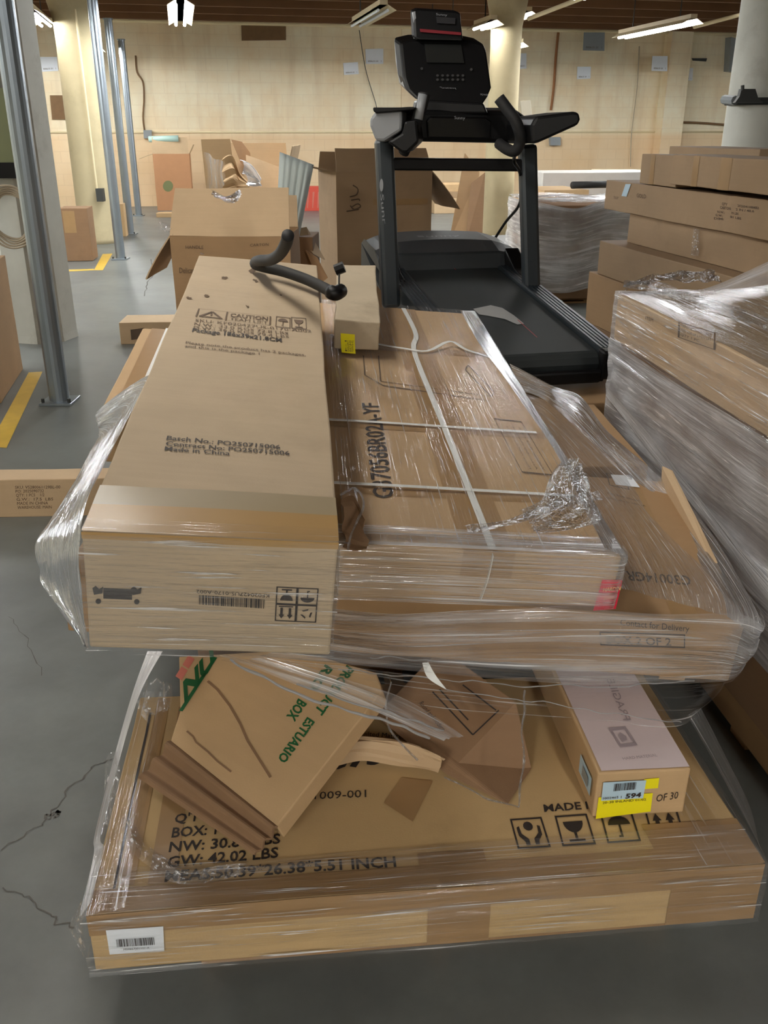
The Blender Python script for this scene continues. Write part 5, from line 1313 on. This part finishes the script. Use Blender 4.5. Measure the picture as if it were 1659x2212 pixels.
# tall carton by the back wall with flap
O4 = OBox(PH(341, 455, 0) + V3((0, 0, 1.12)), .15, 0, 0, .74, .55, 1.12)
r = open_carton(O4, 'tall open carton with round logo near the back wall', plain('carton_rose_tan', (190, 140, 100), .8), [('front', -.15, .32), ('left', 1.9, .3), ('right', .5, .2)], inside=K_L)
bm = bmesh.new(); put_poly(bm, circ(0, 0, 1, 18), O4.px('front', 363, 402), O4.px('front', 374, 402), O4.px('front', 363, 390), -O4.V, off=.008, amp=0); obj('printed_logo', bm, plain('ink_olive', (120, 124, 84), .8), r)
tag(obj('film_roll', tube([PD(322, 301, 20.25), PD(385, 299, 20.25)], .06, 12), M_TEAL, None, smooth=True), 'mint coloured roll lying on top of the tall far carton', 'roll')
for (x, y, wd, h, lb) in ((338, 470, .42, .08, 'low flat carton on the floor in front of the tall far carton'),):
    b = OBox(PH(x, y, 0) + V3((0, 0, h)), .1, 0, 0, wd, .35, h); simple_carton(b, lb, K_E)
# cartons by the columns
b = OBox(PH(140, 565, 0) + V3((0, 0, .66)), .12, 0, 0, .36, .4, .655); 
r, _ = carton(b, 'dark brown taped carton between the two left columns', K_D); tape_on(r, b, [('front', R4(.05, .03, .2, .3))])
b = OBox(PH(250, 511, 0) + V3((0, 0, .5)), .1, 0, 0, .17, .2, .5); simple_carton(b, 'slim tan carton behind the second steel pole', K_E)
# carton left of D on the floor
b = OBox(PH(262, 744, 0) + V3((0, 0, .175)), .06, 0, 0, .52, .32, .175); 
r, _ = carton(b, 'small tan carton on the floor left of the strapped box', K_L); bm = bmesh.new(); strip(bm, [b.px('front', x, y) for x, y in ((282, 712), (312, 708), (314, 730), (284, 734))], -b.V, .003); obj('printed_mark', bm, INK_B, r)
# long carton far left foreground
b = OBox(PH(-60, 1119, 0) + V3((0, 0, .178)), .055, 0, 0, .60, .15, .178); LB = b
b = OBox(b.o, .055, 0, 0, .66, .135, .178); LB = b
r, _ = carton(b, 'long tan box with printed lines on the floor at left edge', K_L)
bm = bmesh.new(); FR = lambda x, y: LB.px('front', x, y)
for k, s in enumerate(('SKU: VS280061129BL-00', 'PO: 2025090732', 'QTY: 1 PCS    1/2', 'G.W.:  17.5  LBS', 'MADE IN CHINA', 'WAREHOUSE: MAIN')):
    put_text(bm, s, FR(33 + k, 1056 + k * 8.6), FR((130, 95, 96, 115, 104, 112)[k], 1054 + k * 8.6), FR(33 + k, 1049.5 + k * 8.6), -LB.V, amp=.003)
obj('printed_text', bm, INK_B, r)
# wrapped stack at far left edge
b = OBox(PH(-70, 870, 0) + V3((0, 0, .95)), .22, 0, 0, .40, .7, .95)
b = OBox(V3((-2.93, 5.42, .80)), .21, 0, 0, .52, .9, .80)
simple_carton(b, 'brown carton at the left edge beside the yellow line', K_C)
# red striped carton
b = OBox(PH(652, 456, 0) + V3((0, 0, .48)), .1, 0, 0, .45, .4, .48)
r, _ = carton(b, 'red striped carton on the floor between grey pad and big open box', M_REDBOX)
bm = bmesh.new()
for k in range(4): strip(bm, [b.p(.02 + .11 * k, 0, .10), b.p(.06 + .11 * k, 0, .10), b.p(.02 + .11 * k, 0, .42), b.p(-.02 + .11 * k + .02, 0, .42)], -b.V, .003)
obj('stripe', bm, INK_RED, r)
# far flat cartons behind
for k, (x, y, wd, h, z) in enumerate(((938, 462, 1.0, .30, 0), (925, 418, 1.2, .12, .30), (932, 400, 1.1, .14, .42))):
    p = PH(938, 462, 0); b = OBox(V3((p.x - (.1 * k), p.y, z + h)), .2, 0, 0, wd, .8, h - .002)
    simple_carton(b, ('wide tan carton on the floor at the back wall behind the treadmill', 'flat brown carton, middle of the low far stack', 'flat pale carton on top of the low far stack')[k], (K_L, K_R, K_E)[k])
# tall leaning cardboard at far column
def leaning(px, dz, mat, lb, th=.06):
    P = [PD(x, y, d) for x, y, d in px]
    for i in (0, 1): P[i].z = .002; n_ = (P[1] - P[0]).cross(P[2] - P[0]).normalized(); n_ = n_ if n_.y > 0 else -n_
    tag(obj('cardboard_sheet', prism(P, n_ * th), mat, None, bev=.004), lb, 'cardboard')
leaning([(970, 503, 14.2), (1010, 505, 14.2), (1036, 372, 14.75), (1004, 330, 14.75)], 0, K_C, 'tall brown cardboard leaning against the far cream column')
leaning([(1006, 505, 14.1), (1042, 506, 14.1), (1048, 372, 14.5), (1018, 395, 14.5)], 0, K_D, 'darker brown cardboard in front of the leaning sheet at the far column')
leaning([(1160, 425, 15.5), (1182, 425, 15.5), (1146, 216, 15.8), (1124, 218, 15.8)], 0, M_CONC_W, 'pale tall board leaning beside the far cream column', .04)
# floor frame and stand behind treadmill
P = [PH(1062, 512, .03), PH(1105, 510, .03), PH(1136, 534, .03), PH(1085, 534, .03)]
tag(obj('flat_panel', prism(P, (0, 0, .025)), PAPER, None), 'white flat panel lying on the floor behind the treadmill', 'panel')
st = PH(1128, 530, 0)
root = empty('metal_stand', st, 'thin dark metal stand behind the right treadmill post', 'stand')
obj('stem', tube([st, st + V3((0, 0, .28))], .012, 8), M_DARKMETAL, root); obj('plate', boxbm(st + V3((-.05, -.04, .28)), st + V3((.09, .04, .30))), M_DARKMETAL, root)
# wrapped far pile
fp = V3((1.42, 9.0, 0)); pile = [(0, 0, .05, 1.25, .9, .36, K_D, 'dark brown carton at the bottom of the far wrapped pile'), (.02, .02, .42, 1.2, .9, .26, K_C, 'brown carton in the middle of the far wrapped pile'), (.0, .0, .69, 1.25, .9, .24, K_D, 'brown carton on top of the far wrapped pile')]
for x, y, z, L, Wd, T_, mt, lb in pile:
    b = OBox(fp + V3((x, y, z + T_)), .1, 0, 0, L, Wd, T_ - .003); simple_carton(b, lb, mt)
pallet(fp + V3((.05, .05, 0)), .1, 1.1, .8, 'wooden pallet under the far wrapped pile', h=.05)
fw = empty('stretch_wrap', fp + V3((.6, .4, .05)), 'hazy stretch film around the far pile right of the treadmill', 'plastic wrap')
b = OBox(fp + V3((-.03, -.03, .96)), .1, 0, 0, 1.31, .96, .9)
vs_ = [0, .4, .8, 1.31]
obj('film_sheet', loft([[b.p(u, 0, w_ + .05 * math.sin(u * 5)) for u in vs_] for w_ in (.0, .25, .5, .8)], 50, 30, .03, 5), F_PAL, fw, smooth=True)
obj('film_sheet', loft([[b.p(u, v, -.01) for u in vs_] for v in (0, .3, .6, .96)], 50, 20, .03, 5), F_HAZE, fw, smooth=True)
obj('film_sheet', loft([[b.p(0, v, w_) for v in (0, .5, .96)] for w_ in (.0, .4, .8)], 24, 20, .02, 5), F_PAL, fw, smooth=True)
# pale cartons beyond
p = PH(1170, 470, 0)
for k, (x, d, wd, z0, z1, mt, lb) in enumerate(((2.0, 12.6, 2.2, 0, .72, K_L, 'wide pale carton beyond the far wrapped pile'), (2.1, 12.5, .62, .725, .86, K_E, 'tan carton on the wide pale carton, left of the black roll'))):
    b = OBox(V3((x, d, z1)), .2, 0, 0, wd, .9, z1 - z0); simple_carton(b, lb, mt)
b = OBox(V3((2.35, 14.2, 1.0)), .2, 0, 0, 1.9, .9, 1.0); simple_carton(b, 'white topped pallet load far behind the right stack', plain('white_wrap', (226, 224, 220), .3))
tag(obj('foam_roll', tube([PD(1236, 400, 12.6), PD(1322, 398, 12.9)], .045, 12), M_FOAM, None, smooth=True), 'black roll lying on far cartons left of the right stack', 'roll')
tq0 = PH(1300, 440, 0)
root = empty('work_table', V3((5.0, 18.2, 0)), 'low pale table with thin legs near the back wall at right', 'table')
tz = PD(1340, 367, 18.2).z; xa, xb = PD(1287, 367, 18.2).x, PD(1396, 367, 18.2).x
obj('tabletop', boxbm((xa, 17.9, tz - .04), (xb, 18.6, tz)), M_FIX, root)
for x in (xa + .04, xb - .08):
    for y in (17.95, 18.5): obj('leg', boxbm((x, y, 0), (x + .04, y + .04, tz - .04)), M_GREYBOX, root)
for o in bpy.data.objects:
    if '_org' in o: del o['_org']
